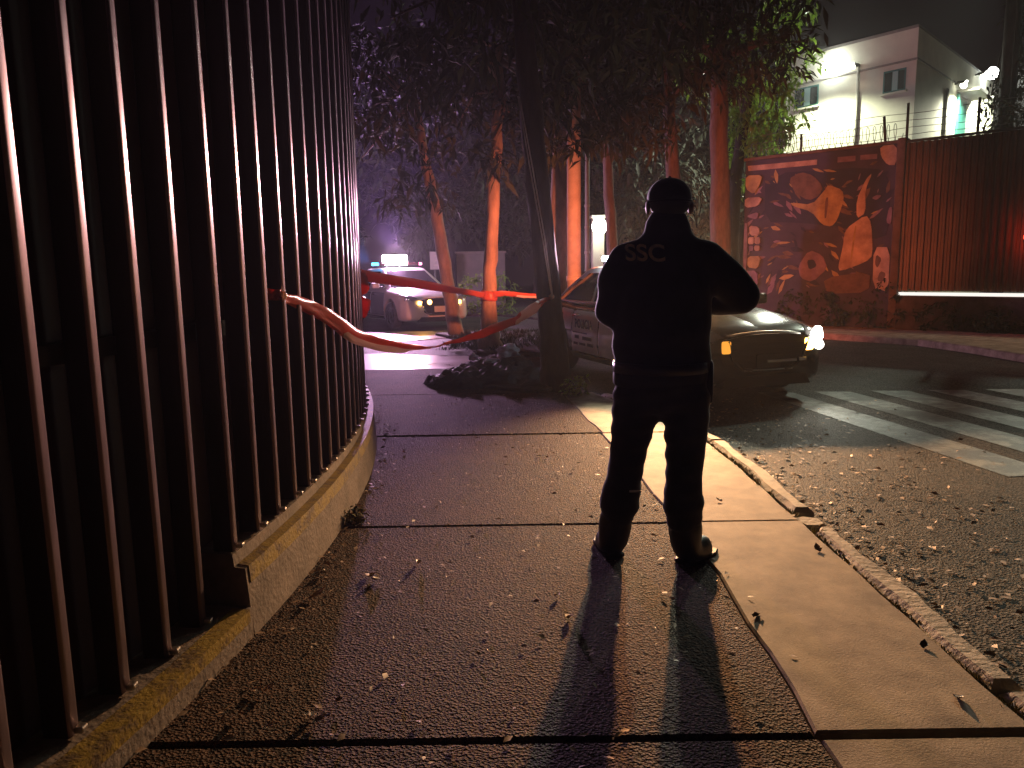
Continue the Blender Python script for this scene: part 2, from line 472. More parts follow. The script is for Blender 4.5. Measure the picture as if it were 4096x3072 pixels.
# ------------------------------------------------------------------ fence on its plinth
fence = empty('fence', (-1.15, 2.8, 0), 0, 'tall curved fence of dark steel bars on a yellow edged concrete plinth along the left', 'fence')
fence.location = (0, 0, 0)
raise_a = (2.80 - FY) / 12.1
end_a = .80
arc_solid('plinth', [(12.15, -.06), (12.15, .118), (11.75, .124), (11.75, -.06)], FX, FY, -.55, raise_a - .0008, 26, MT['plinth'], fence)
arc_solid('plinth', [(12.155, -.06), (12.128, .27), (12.085, .275), (12.08, .325), (11.75, .335), (11.75, -.06)], FX, FY, raise_a, end_a, 60, MT['plinth'], fence)
arc_solid('painted_edge', [(12.154, .07), (12.155, .121), (12.085, .1235), (12.085, .110), (12.14, .105)], FX, FY, -.55, raise_a - .003, 26, MT['yellow'], fence)
arc_solid('painted_edge', [(12.1375, .205), (12.1315, .2735), (12.087, .2785), (12.087, .265), (12.12, .262), (12.122, .205)], FX, FY, raise_a + .002, end_a, 60, MT['yellow'], fence)
arc_solid('gap_dark_sheet', [(11.93, .1), (11.93, 4.1), (11.915, 4.1), (11.915, .1)], FX, FY, -.55, end_a, 60, MT['sheet'], fence)  # added sheet stands in for the darkness between open bars
for zz in (1.15, 3.9):
    arc_solid('rail', [(11.975, zz), (11.975, zz + .06), (11.932, zz + .06), (11.932, zz)], FX, FY, -.55, end_a, 60, MT['bar'], fence)

def bar_mesh(z0, z1, w=.05, dp=.085):
    bm = bmesh.new()
    bm_box(bm, -dp / 2, dp / 2, -w / 2, w / 2, z0, z1)
    es = [e for e in bm.edges if abs(e.verts[0].co.z - e.verts[1].co.z) > .1]
    bmesh.ops.bevel(bm, geom=es, offset=.014, segments=4, affect='EDGES', profile=.5)
    bmesh.ops.recalc_face_normals(bm, faces=bm.faces)
    me = bpy.data.meshes.new('bar'); bm.to_mesh(me); bm.free()
    for p in me.polygons: p.use_smooth = abs(p.normal.z) < .5
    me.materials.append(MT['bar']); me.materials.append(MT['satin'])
    for p in me.polygons: p.material_index = 1 if p.normal.x > .35 else 0  # street faces take paler steel, painting in how light catches them
    return me
bars = {False: bar_mesh(.12, 4.12), True: bar_mesh(.325, 4.12)}
bm = bmesh.new(); bm_box(bm, .0, .028, -.016, .016, 0, .02, .006, 2)
br_me = bpy.data.meshes.new('bracket'); bmesh.ops.recalc_face_normals(bm, faces=bm.faces); bm.to_mesh(bm and br_me); bm.free(); br_me.materials.append(MT['galv'])
th0 = math.asin((1.98 - FY) / 12.0)
for i in range(-8, 46):
    a = th0 + .0186 * i
    hi = a > raise_a + .003
    if abs(a - raise_a) < .003: continue
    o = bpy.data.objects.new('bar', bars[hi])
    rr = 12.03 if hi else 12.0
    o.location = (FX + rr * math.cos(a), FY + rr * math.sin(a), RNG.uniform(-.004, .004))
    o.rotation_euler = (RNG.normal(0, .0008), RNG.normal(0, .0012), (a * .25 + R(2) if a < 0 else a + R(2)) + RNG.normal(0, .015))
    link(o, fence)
    b = bpy.data.objects.new('bracket', br_me)
    b.location = (.0435, RNG.uniform(-.006, .006), .338 if hi else .126)
    link(b, o)

# ------------------------------------------------------------------ patrol cars
def spl(x, xs, ys):
    return np.interp(x, xs, ys)

class CarShape:
    xs = [-2.32, -2.28, -2.15, -1.75, -1.0, .9, 1.15, 1.6, 1.95, 2.15, 2.26, 2.32]
    zt = [.66, .88, 1.02, 1.06, 1.0, .985, .97, .91, .845, .79, .74, .64]
    w = [.66, .76, .83, .88, .90, .90, .90, .885, .85, .79, .70, .58]
    zb = [.45, .34, .28, .22, .20, .20, .20, .20, .20, .22, .24, .30]
    cs = np.array([(0, 0), (.55, 0), (.86, .0), (.95, .05), (.985, .14), (1.0, .30), (1.0, .48), (.992, .62), (.975, .76), (.945, .86), (.88, .935), (.78, .97), (.55, .99), (.28, 1.0), (0, 1.0)])
    def pt(self, x, v, side):
        n = len(self.cs) - 1
        k = v * n; i = min(int(k), n - 1); f = k - i
        c = self.cs[i] * (1 - f) + self.cs[i + 1] * f
        w, zt, zb = spl(x, self.xs, self.w), spl(x, self.xs, self.zt), spl(x, self.xs, self.zb)
        h = zt - zb
        return Vector((x, side * c[0] * w, zb + c[1] * h))
    def nrm(self, x, v, side):
        e = .01
        a = self.pt(min(x + e, 2.32), v, side) - self.pt(max(x - e, -2.32), v, side)
        b = self.pt(x, min(v + e, 1), side) - self.pt(x, max(v - e, 0), side)
        n = a.cross(b) * (1 if side < 0 else -1)
        return n.normalized() * 1.0 if n.length > 1e-9 else Vector((0, 0, 1))
    def patch(self, name, x0, x1, v0, v1, side, off, matl, parent, nx=10, nv=6, x0b=None, x1b=None):
        """panel standing proud of the body, x limits may slant with height"""
        V, F = [], []
        for i in range(nx + 1):
            for j in range(nv + 1):
                fv = j / nv
                a = x0 if x0b is None else x0b + (x0 - x0b) * fv
                b = x1 if x1b is None else x1b + (x1 - x1b) * fv
                x = a + (b - a) * i / nx
                v = v0 + (v1 - v0) * fv
                n = self.nrm(x, v, side)
                p = self.pt(x, v, side)
                out = Vector((0, side, .0)) if abs(p.y) > .3 else Vector((0, 0, 1))
                if n.dot(p - Vector((x * .8, 0, .5))) < 0: n = -n
                edge = i in (0, nx) or j in (0, nv)
                V.append(p + n * (off if not edge else off - .006))
        m = nv + 1
        for i in range(nx):
            for j in range(nv):
                F.append((i * m + j, (i + 1) * m + j, (i + 1) * m + j + 1, i * m + j + 1))
        o = from_data(name, V, F, matl, parent, True)
        return o

CS = CarShape()

def car_body_mesh():
    N = 64
    xs = np.concatenate([np.linspace(-2.32, -2.0, 10), np.linspace(-1.95, 1.55, 30), np.linspace(1.6, 2.32, 18)])
    bm = bmesh.new()
    rings = []
    vsn = np.linspace(0, 1, 29)
    for x in xs:
        ring = [bm.verts.new(CS.pt(x, v, -1)) for v in vsn]
        ring += [bm.verts.new(CS.pt(x, v, 1)) for v in vsn[::-1][1:-1]]
        rings.append(ring)
    k = len(rings[0])
    for a, b in zip(rings[:-1], rings[1:]):
        for i in range(k):
            bm.faces.new((a[i], a[(i + 1) % k], b[(i + 1) % k], b[i]))
    bm.faces.new(rings[0]); bm.faces.new(rings[-1][::-1])
    bmesh.ops.recalc_face_normals(bm, faces=bm.faces)
    me = bpy.data.meshes.new('body'); bm.to_mesh(me); bm.free()
    o = link(bpy.data.objects.new('body', me))
    cb = bmesh.new()
    for ax in (1.40, -1.30):
        for s in (1, -1):
            mt = Matrix.Translation((ax, s * .86, .34)) @ Matrix.Rotation(PI / 2, 4, 'X')
            bmesh.ops.create_cone(cb, cap_ends=True, segments=32, radius1=.385, radius2=.385, depth=.5, matrix=mt)
    cme = bpy.data.meshes.new('cut'); cb.to_mesh(cme); cb.free()
    co = link(bpy.data.objects.new('cut', cme))
    md = o.modifiers.new('b', 'BOOLEAN'); md.object = co; md.operation = 'DIFFERENCE'; md.solver = 'EXACT'
    dg = bpy.context.evaluated_depsgraph_get()
    out = bpy.data.meshes.new_from_object(o.evaluated_get(dg))
    bpy.data.objects.remove(o); bpy.data.objects.remove(co)
    for p in out.polygons: p.use_smooth = True
    out.name = 'body'
    return out
BODY = car_body_mesh()
try:
    BODY.set_sharp_from_angle(angle=R(35))
except Exception:
    pass

def gh(t):       # greenhouse outline at height fraction t
    xf = 1.02 - .80 * t ** .92; xr = -1.86 + .86 * t ** .85
    yh = .80 - .19 * t; z = .955 + .465 * t
    return xf, xr, yh, z
def gh_side(s, t, side):
    xf, xr, yh, z = gh(t)
    return Vector((xf + (xr - xf) * s, side * (yh + .03 * math.sin(PI * t) - .05 * abs(2 * s - 1) ** 3), z))
def gh_front(s, t, rear=False):
    xf, xr, yh, z = gh(t)
    b = .10 * (1 - (2 * s - 1) ** 2)
    y = (2 * s - 1) * (yh - .05)
    return Vector(((xf + b) if not rear else (xr - b), y, z))

def grid_patch(fn, u0, u1, t0, t1, nu, nt, off, nfn, name, matl, parent, u0b=None, u1b=None):
    V, F = [], []
    for i in range(nu + 1):
        for j in range(nt + 1):
            t = t0 + (t1 - t0) * j / nt
            ft = j / nt
            a = u0 if u0b is None else u0b + (u0 - u0b) * ft
            b = u1 if u1b is None else u1b + (u1 - u1b) * ft
            u = a + (b - a) * i / nu
            V.append(fn(u, t) + nfn(u, t) * off)
    m = nt + 1
    F = [(i * m + j, (i + 1) * m + j, (i + 1) * m + j + 1, i * m + j + 1) for i in range(nu) for j in range(nt)]
    return from_data(name, V, F, matl, parent, True)

def text_mesh(body, size, name, matl, parent, loc, rot, extrude=.002, xs=1.0, spacing=1.0):
    cu = bpy.data.curves.new('txt', 'FONT')
    cu.body = body; cu.size = size; cu.extrude = extrude; cu.align_x = 'CENTER'; cu.align_y = 'CENTER'
    cu.space_character = spacing; cu.offset = size * .018
    o = link(bpy.data.objects.new('txt', cu))
    dg = bpy.context.evaluated_depsgraph_get()
    me = bpy.data.meshes.new_from_object(o.evaluated_get(dg))
    bpy.data.objects.remove(o); bpy.data.curves.remove(cu)
    me.name = name
    me.materials.clear(); me.materials.append(matl)
    o = link(bpy.data.objects.new(name, me), parent)
    o.location = loc; o.rotation_euler = rot; o.scale = (xs, 1, 1)
    return o

def patrol_car(name, label, x, y, psi, scale, paint_front, paint_door, variant):
    root = empty(name, (x, y, -.06), 0, label, 'police car', 'patrol cars at the taped off corner')
    root.rotation_euler = (0, 0, psi - PI / 2)
    root.scale = (scale,) * 3
    me = BODY.copy(); me.materials.clear(); me.materials.append(paint_front)
    link(bpy.data.objects.new('body', me), root)
    # cabin shell
    V, F = [], []
    nt = 8; ns = 14
    loops = []
    for j in range(nt + 1):
        t = j / nt
        lp = [gh_side(s, t, -1) for s in np.linspace(0, 1, ns)]
        lp += [gh_front(s, t, True) for s in np.linspace(0, 1, ns)[1:-1]]
        lp += [gh_side(s, t, 1) for s in np.linspace(1, 0, ns)]
        lp += [gh_front(s, t) for s in np.linspace(1, 0, ns)[1:-1]]
        loops.append(lp)
    top = loops[-1]
    cen = Vector((-.38, 0, 0))
    for sc, dz in ((.965, .018), (.86, .034), (.6, .047), (.25, .052)):
        loops.append([Vector((cen.x + (p.x - cen.x) * sc, p.y * sc, 1.42 + dz)) for p in top])
    n = len(top)
    V = [p for lp in loops for p in lp]
    for j in range(len(loops) - 1):
        for i in range(n):
            F.append((j * n + i, j * n + (i + 1) % n, (j + 1) * n + (i + 1) % n, (j + 1) * n + i))
    F.append(tuple((len(loops) - 1) * n + i for i in range(n)))
    roof_paint = paint_door if variant == 'near' else paint_front
    cab = from_data('cabin', V, F, roof_paint, root, True)
    bmx = bmesh.new(); bmx.from_mesh(cab.data); bmesh.ops.recalc_face_normals(bmx, faces=bmx.faces); bmx.to_mesh(cab.data); bmx.free()
    for s in (-1, 1):
        nf = lambda u, t, s=s: Vector((0, s * .93, .36))
        f = lambda u, t, s=s: gh_side(u, t, s)
        w = grid_patch(f, .10, .455, .10, .90, 8, 5, .005, nf, 'side_window', MT['glass'], root, .05, .455)
        w = grid_patch(f, .485, .80, .10, .90, 8, 5, .005, nf, 'side_window', MT['glass'], root, .485, .86)
        w = grid_patch(f, .81, .90, .10, .72, 4, 4, .005, nf, 'quarter_window', MT['glass'], root, .875, .955)
        tube('window_trim', [gh_side(u, .07, s) + Vector((0, s * .008, 0)) for u in np.linspace(.03, .97, 12)], .011, MT['chrome'], root, 6)
    grid_patch(lambda u, t: gh_front(u, t), .05, .95, .06, .93, 12, 6, .006, lambda u, t: Vector((.6, 0, .8)), 'windshield', MT['glass'], root)
    grid_patch(lambda u, t: gh_front(u, t, True), .06, .94, .12, .92, 12, 6, .006, lambda u, t: Vector((-.5, 0, .85)), 'rear_window', MT['glass'], root)
    # doors, hood, bumper corners
    for s in (-1, 1):
        d1 = CS.patch('door', -.80, .045, .29, .66, s, .007, paint_door, root, 10, 8)
        d2 = CS.patch('door', .075, 1.00, .29, .66, s, .007, paint_door, root, 10, 8)
        for d, xh in ((d1, -.62), (d2, .30)):
            bm = bmesh.new(); bm_box(bm, xh - .085, xh + .085, s * .905 - .014, s * .905 + .014, .80, .835, .012, 2)
            from_bm('handle', bm, MT['chrome'] if s < 0 and variant == 'near' else MT['plastic'], d, True)
        CS.patch('sill', -.88, .98, .17, .275, s, .012, MT['plastic'], root, 8, 3)
        if variant == 'near':
            CS.patch('rear_panel', -1.30, -.82, .44, .66, s, .006, paint_door, root, 8, 6, -1.05, -.82)
            CS.patch('bumper_corner', 1.86, 2.18, .06, .26, s, .010, MT['pale_wall'], root, 8, 5, 1.86, 2.22)
        else:
            CS.patch('rear_panel', -1.70, -.83, .48, .66, s, .006, paint_door, root, 8, 6)
    hd = CS.patch('hood', 1.02, 2.20, .80, 1.0, -1, .008, paint_front, root, 14, 6)
    hd = CS.patch('hood', 1.02, 2.20, .80, 1.0, 1, .008, paint_front, root, 14, 6)
    # front face: grille, chrome arch, lower strip, plate, intake
    def front_prism(nm, outline, x0, x1, matl):
        bm = bmesh.new()
        a = [bm.verts.new((x0, yy, zz)) for yy, zz in outline]; b = [bm.verts.new((x1, yy, zz)) for yy, zz in outline]
        k = len(outline)
        bm.faces.new(b); bm.faces.new(a[::-1])
        for i in range(k): bm.faces.new((a[i], a[(i + 1) % k], b[(i + 1) % k], b[i]))
        return from_bm(nm, bm, matl, root)
    front_prism('grille', [(-.50, .70), (-.40, .42), (-.25, .34), (.25, .34), (.40, .42), (.50, .70), (.3, .735), (0, .745), (-.3, .735)], 2.20, 2.325, MT['plastic'])
    for k in range(4):
        zz = .44 + .065 * k; hw = .40 + .10 * (zz - .42) / .28
        bm = bmesh.new(); bm_box(bm, 2.325, 2.333, -hw + .04, hw - .04, zz, zz + .012); from_bm('grille_slat', bm, MT['plastic'], root)
    arch = [(2.30 - .35 * abs(yy) ** 2.2, yy, .762 - .20 * abs(yy) ** 2.0) for yy in np.linspace(-.66, .66, 19)]
    tube('hood_trim', arch, .016, MT['bright_trim'] if variant == 'near' else paint_front, root, 8)
    for yy in (-.50, .50):
        sgn = 1 if yy > 0 else -1
        tube('grille_trim', [(2.335, sgn * .49, .68), (2.338, sgn * .42, .50), (2.338, sgn * .30, .39), (2.338, sgn * .2, .375)], .016, MT['plastic'] if variant == 'near' else MT['chrome'], root, 8)
    front_prism('intake', [(-.55, .20), (.55, .20), (.48, .31), (-.48, .31)], 2.20, 2.322, MT['plastic'])
    bm = bmesh.new(); bm_box(bm, 2.325, 2.345, -.30, .30, .365, .385, .004); from_bm('bumper_trim', bm, MT['chrome'], root)
    pl = box('number_plate', 2.335, 2.345, -.15, .15, .42, .56, MT['plate'], root, .004) if variant != 'near' else box('number_plate', 2.335, 2.345, -.15, .15, .40, .54, MT['plastic'], root, .004)
    if variant == 'near':
        bm = bmesh.new(); bm_box(bm, 2.346, 2.356, -.02, .34, .45, .475, .004); from_bm('chrome_strip', bm, MT['bright_trim'], root)
        bm = bmesh.new(); bm_box(bm, 2.346, 2.356, .37, .46, .45, .485, .004); from_bm('chrome_strip', bm, MT['bright_trim'], root)
    for s in (-1, 1):
        lit = (variant == 'near' and s == 1)
        h = CS.patch('headlight', 1.98, 2.27, .66, .80, s, .012, MT['lamp_glass'] if not lit else MT['lamp_glass'], root, 8, 5, 2.08, 2.27)
        if lit:
            for (bx, by, bz, rr) in ((2.275, .65, .70, .065), (2.21, .71, .745, .05), (2.31, .59, .62, .045), (2.275, .68, .60, .05)):
                bm = bmesh.new(); bmesh.ops.create_uvsphere(bm, u_segments=12, v_segments=8, radius=rr, matrix=Matrix.Translation((bx, by, bz)))
                from_bm('bulb', bm, G['head'], h, True)
        else:
            for k in range(3):
                bm = bmesh.new(); bmesh.ops.create_uvsphere(bm, u_segments=10, v_segments=6, radius=.022, matrix=Matrix.Translation((2.215 - .05 * k, s * (.735 + .022 * k), .735 - .01 * k)))
                from_bm('bulb', bm, MT['chrome'], h, True)
        # amber strobe behind the grille edge
        bm = bmesh.new(); bm_box(bm, 2.30, 2.35, s * .505 - .05, s * .505 + .05, .555 if variant == 'near' else .60, .685, .02, 3)
        from_bm('amber_lamp', bm, (G['amber_dim'] if s < 0 else G['amber']) if variant == 'near' else G['amber'], root, True)
        if variant != 'near' and s < 0:
            bm = bmesh.new(); bmesh.ops.create_uvsphere(bm, u_segments=12, v_segments=8, radius=.07, matrix=Matrix.Translation((2.29, -.38 * 1.0 + .12, .655)))
            from_bm('amber_lamp', bm, G['amber'], root, True)
        # mirrors
        bm = bmesh.new(); bm_box(bm, .66, .84, s * 1.0 - .10, s * 1.0 + .09, .97, 1.10, .035, 3)
        mr = from_bm('mirror', bm, paint_front if variant == 'near' else MT['car_white'], root, True)
        tube('mirror_arm', [(.78, s * .80, .98), (.76, s * .93, 1.0)], .022, MT['plastic'], mr, 8)
        # wheels
        for ax in (1.40, -1.30):
            mtx = Matrix.Translation((ax, s * .79, .325)) @ Matrix.Rotation(PI / 2, 4, 'X')
            prof = [(.20, -.10), (.30, -.105), (.325, -.07), (.33, 0), (.325, .07), (.30, .105), (.20, .10)]
            V, F = [], []
            n = 28
            for k in range(n):
                a = 2 * PI * k / n
                for (r_, w_) in prof: V.append(mtx @ Vector((r_ * math.cos(a), r_ * math.sin(a), w_)))
            kk = len(prof)
            for k in range(n):
                for j in range(kk - 1):
                    F.append((k * kk + j, ((k + 1) % n) * kk + j, ((k + 1) % n) * kk + j + 1, k * kk + j + 1))
            wheel = from_data('wheel', V, F, MT['tyre'], root, True)
            bm = bmesh.new()
            bmesh.ops.create_cone(bm, cap_ends=True, segments=24, radius1=.215, radius2=.215, depth=.12, matrix=mtx)
            for q in range(5):
                a = 2 * PI * q / 5
                v0 = len(bm.verts)
                sub = bmesh.new(); bm_box(sub, .03, .20, -.022, .022, -.088, .088, .006, 1)
                sub.transform(mtx @ Matrix.Rotation(a, 4, 'Z'))
                tmp = bpy.data.meshes.new('t'); sub.to_mesh(tmp); sub.free(); bm.from_mesh(tmp); bpy.data.meshes.remove(tmp)
            from_bm('rim', bm, MT['rim'], wheel)
    # light bar
    lb = box('light_bar', -.40, -.12, -.62, .62, 1.485, 1.53, MT['plastic'], root, .012)
    for yy in (-.4, .4):
        box('bar_foot', -.30, -.22, yy - .03, yy + .03, 1.44, 1.49, MT['plastic'], lb)
    return root, lb

LEFT = patrol_car('police_car', 'white fronted patrol car with blazing roof strobe and amber lamps behind the far tape', -2.97, 20.94, R(30), 1.05, MT['car_white'], MT['car_navy'], 'far')
NEAR = patrol_car('police_car', 'dark patrol car with white lettered door and one lit headlamp beyond the officer', 1.965, 10.17, R(18.1), 1.01, MT['car_black'], MT['car_white'], 'near')

def lens(root_lb, y0, y1, matl, x0=-.41, x1=-.11, z0=1.53, z1=1.60):
    root, lb = root_lb
    bm = bmesh.new(); bm_box(bm, x0, x1, y0, y1, z0, z1, .022, 3)
    return from_bm('lens', bm, matl, lb, True)

G['bar_off'] = mat('unlit smoked lens', (.10, .02, .03), .1, coat=.6)
lens(LEFT, -.66, -.56, G['blue'])
lens(LEFT, -.555, -.365, G['bar_off'])
lens(LEFT, -.36, .22, G['white_hot'], z1=1.79)
lens(LEFT, .225, .56, G['bar_off'])
lens(LEFT, .565, .64, G['pink'])
lens(NEAR, -.64, -.50, G['cool'])
lens(NEAR, -.495, -.18, G['bar_off'])
lens(NEAR, -.175, .18, G['red'])
lens(NEAR, .185, .50, G['bar_off'])
lens(NEAR, .505, .64, G['red'])

# car lettering on the rear door (right hand side of the car)
near_root = NEAR[0]
def door_text(body, size, x, z, xs=1.0, sp=1.0):
    return text_mesh(body, size, 'lettering', MT['blueprint'], near_root, (x, -.918, z), (PI / 2, 0, 0), .002, xs, sp)
door_text('POLICIA', .165, -.36, .70, .95)
for (x0, x1, z0, z1) in ((-.72, -.25, .575, .592), (-.66, -.52, .50, .545), (-.40, -.10, .495, .54), (-.70, -.56, .415, .45), (-.5, -.3, .42, .45), (-.24, -.05, .42, .46)):
    box('door_marking', x0, x1, -.9175, -.914, z0, z1, MT['blueprint'], near_root)

# lamps of the two light bars, plus added spots for fence and flare
def car_lamp(root, nm, kind, loc, power, col, size, tgt=None, angle=175, blend=.25):
    return lamp(nm, kind, loc, power, col, size, root, tgt, angle, blend)
car_lamp(LEFT[0], 'strobe_light', 'SPOT', (-.02, -.07, 1.72), PW['left_bar'], (1.0, .55, .95), .12, Matrix.Rotation(-(R(30) - PI / 2), 3, 'Z') @ Vector((-.15, -1, -.55)), 78, 1.0)
car_lamp(LEFT[0], 'flare_fill_light', 'SPOT', (-.26, -.2, 1.90), PW['left_up'], (.55, .28, 1.0), .12, (.15, 0, 1), 120, 1.0)  # spot added to imitate the lens flare above the bar
car_lamp(LEFT[0], 'strobe_glow', 'POINT', (-.26, -.07, 1.92), PW['left_point'], (1.0, .50, .95), .12)
wl = Matrix.Rotation(-(R(30) - PI / 2), 3, 'Z') @ Vector((2.4, -14.5, -.15))
car_lamp(LEFT[0], 'beam_light', 'SPOT', (-.08, -.07, 1.72), PW['left_beam'], (1.0, .66, .95), .14, wl, 10, 1.0)
car_lamp(LEFT[0], 'blue_light', 'SPOT', (-.26, -.76, 1.62), PW['left_blue'], (.12, .30, 1.0), .05, (-.2, -1, .75), 110, 1.0)
car_lamp(LEFT[0], 'amber_light', 'SPOT', (2.45, -.5, .66), PW['amber'] * 5, (1.0, .45, .08), .05, (1, -.1, -.25), 160)
wc = Matrix.Rotation(-(R(18.1) - PI / 2), 3, 'Z') @ Vector((-.12, -5.4, -1.45))
car_lamp(NEAR[0], 'cool_light', 'SPOT', (.10, -.24, 1.60), PW['bar_front_white'], (.95, .90, .62), .06, wc, 66, 1.0)
car_lamp(NEAR[0], 'warm_light', 'SPOT', (.12, .06, 1.60), PW['bar_front_red'], (1.0, .44, .16), .06, wc, 70, 1.0)
wd = Matrix.Rotation(-(R(18.1) - PI / 2), 3, 'Z') @ Vector((-.42, -.905, .055))
car_lamp(NEAR[0], 'fence_fill_light', 'SPOT', (-.05, -.70, 1.60), PW['fence_fill'], (1.0, .62, .78), .07, wd, 29, .5)  # spot added to brighten the fence bars
car_lamp(NEAR[0], 'red_light', 'SPOT', (-.50, -.35, 1.575), PW['bar_rear'], (1.0, .23, .10), .05, (-1, -.06, .02), 84, 1.0)
car_lamp(NEAR[0], 'red_light', 'SPOT', (-.50, .55, 1.575), PW['bar_rear_wall'], (1.0, .17, .055), .05, (-.78, .62, .04), 80, 1.0)
car_lamp(NEAR[0], 'headlamp_light', 'SPOT', (2.42, .66, .70), PW['headlight'], (1.0, .92, .75), .05, (1, .25, -.1), 150)

# ------------------------------------------------------------------ mural wall and corrugated fence
WO = Vector((5.65, 18.45, 0)); WA = math.atan2(-1, 1)
wall = empty('boundary_wall', WO, WA, 'tall boundary wall with a painted mural beside brown corrugated metal sheets', 'wall')
# local axes: x along the wall to the right, y into the yard behind (+), camera side is -y
box('wall', -.08, 3.40, .0, .22, -.1, 3.83, MT['mural_base'], wall, .01)
box('coping', -.12, 3.42, -.03, .25, 3.832, 3.90, MT['m_brown'], wall, .01)
box('end_post', 3.30, 3.46, -.05, .24, -.1, 3.93, MT['m_brown'], wall, .012)
box('low_wall', 3.462, 16, -.05, .22, -.1, .735, MT['wall_low'], wall, .012)
box('gap_glow', 3.48, 15.9, -.02, .06, .742, .805, G['strip'], wall, .01)  # glowing strip stands in for light leaking under the sheets
lay = [0]
def paint(nm, pts, matl, smooth=True):
    """flat painted shape lying on the wall face, each layer 3 mm proud of the last"""
    if smooth:
        P = [Vector((a, b)) for a, b in pts]; Q = []
        for i in range(len(P)):
            a, b = P[i], P[(i + 1) % len(P)]
            Q += [a * .8 + b * .2, a * .2 + b * .8]
        pts = [(q.x, q.y) for q in Q]
    lay[0] += 1
    y = -.003 - .0012 * lay[0]
    bm = bmesh.new()
    a = [bm.verts.new((u, y, v)) for u, v in pts]; b = [bm.verts.new((u, -.0005, v)) for u, v in pts]
    k = len(pts)
    bm.faces.new(a); bm.faces.new(b[::-1])
    for i in range(k): bm.faces.new((a[i], b[i], b[(i + 1) % k], a[(i + 1) % k]))
    return from_bm('painted_shape', bm, matl, wall)
paint('a', [(.42, 3.5), (2.9, 3.42), (3.2, 3.1), (3.22, 2.0), (2.9, 1.9), (2.3, 2.2), (1.2, 2.35), (.45, 2.4)], MT['m_navy'])
paint('a', [(-.02, 3.72), (1.63, 3.69), (1.63, 3.58), (.0, 3.60)], MT['m_cream'], False)
paint('a', [(2.08, 3.69), (2.46, 3.68), (2.46, 3.57), (2.08, 3.58)], MT['m_lilac'], False)
paint('a', [(2.56, 3.68), (2.9, 3.67), (2.9, 3.57), (2.56, 3.58)], MT['m_lilac'], False)
paint('a', [(2.95, 3.82), (3.28, 3.82), (3.29, 3.40), (3.12, 3.42), (2.98, 3.6)], MT['m_cream'])
paint('a', [(.99, 3.33), (1.27, 3.46), (1.56, 3.36), (1.78, 3.11), (1.73, 2.91), (1.48, 2.81), (1.16, 3.01)], MT['m_brown'])
paint('a', [(1.05, 2.81), (1.56, 2.72), (1.84, 3.02), (1.9, 3.13), (2.22, 2.99), (2.26, 2.78), (2.14, 2.36), (2.02, 2.22), (1.81, 2.27), (1.56, 2.57), (1.12, 2.72)], MT['m_ochre'])
paint('a', [(1.86, 2.85), (1.93, 2.86), (1.90, 2.42), (1.85, 2.4)], MT['m_brown'])
paint('a', [(2.83, 3.3), (2.7, 3.17), (2.53, 2.76), (2.55, 2.36), (2.73, 2.47), (2.7, 2.95)], MT['m_cream'])
paint('a', [(2.32, 2.15), (2.74, 2.44), (2.86, 2.26), (2.93, 1.58), (2.79, 1.44), (2.25, 1.24), (2.21, 1.36), (2.29, 1.77)], MT['m_cream'])
paint('a', [(2.52, 2.2), (2.56, 2.22), (2.50, 1.5), (2.46, 1.48)], MT['m_ochre'])
paint('a', [(1.54, 1.73), (1.3, 1.37), (1.37, 1.1), (1.65, 1.01), (1.98, 1.31), (1.85, 1.61)], MT['m_lilac'])
paint('a', [(1.5, 1.5), (1.66, 1.52), (1.74, 1.36), (1.56, 1.28)], MT['m_navy'])
paint('a', [(2.94, 1.75), (3.27, 1.74), (3.28, .81), (2.96, .89)], MT['m_cream'])
paint('a', [(3.0, 1.6), (3.12, 1.5), (3.04, 1.3), (2.98, 1.4)], MT['m_brown'])
paint('a', [(3.10, 1.25), (3.22, 1.2), (3.16, 1.0), (3.04, 1.05)], MT['m_brown'])
paint('a', [(2.84, 2.77), (2.94, 2.83), (3.05, 2.81), (2.94, 2.72)], MT['m_lilac'])
paint('a', [(3.2, 2.55), (3.27, 2.56), (3.26, 2.2), (3.16, 2.25)], MT['m_lilac'])
paint('a', [(-.06, 3.5), (.36, 3.48), (.3, 3.25), (.16, 3.05), (-.05, 3.2)], MT['m_ochre'])
for pts, mm in (([(-.06, 2.99), (.38, 2.98), (.28, 2.77), (-.06, 2.76)], 'm_cream'), ([(-.04, 2.56), (.3, 2.65), (.27, 2.46)], 'm_lilac'),
                ([(.07, 2.34), (.31, 2.3), (.35, 2.1), (.1, 2.1)], 'm_cream'), ([(.05, 2.06), (.2, 2.07), (.2, 1.9), (.06, 1.9)], 'm_cream'),
                ([(.22, 2.06), (.36, 2.06), (.36, 1.9), (.23, 1.9)], 'm_cream'), ([(.08, 1.87), (.2, 1.86), (.19, 1.74), (.1, 1.74)], 'm_lilac'),
                ([(.22, 1.87), (.36, 1.86), (.35, 1.74), (.23, 1.74)], 'm_cream'), ([(.06, 1.62), (.40, 1.62), (.33, 1.32), (.06, 1.36)], 'm_ochre'),
                ([(-.04, 1.28), (.32, 1.28), (.34, .9), (-.02, .9)], 'm_lilac'), ([(-.05, 2.4), (.03, 2.4), (.04, 1.3), (-.05, 1.3)], 'm_lilac')):
    paint('a', pts, MT[mm])
paint('a', [(1.9, 1.1), (2.9, 1.25), (2.9, .8), (2.0, .75)], MT['m_brown'])
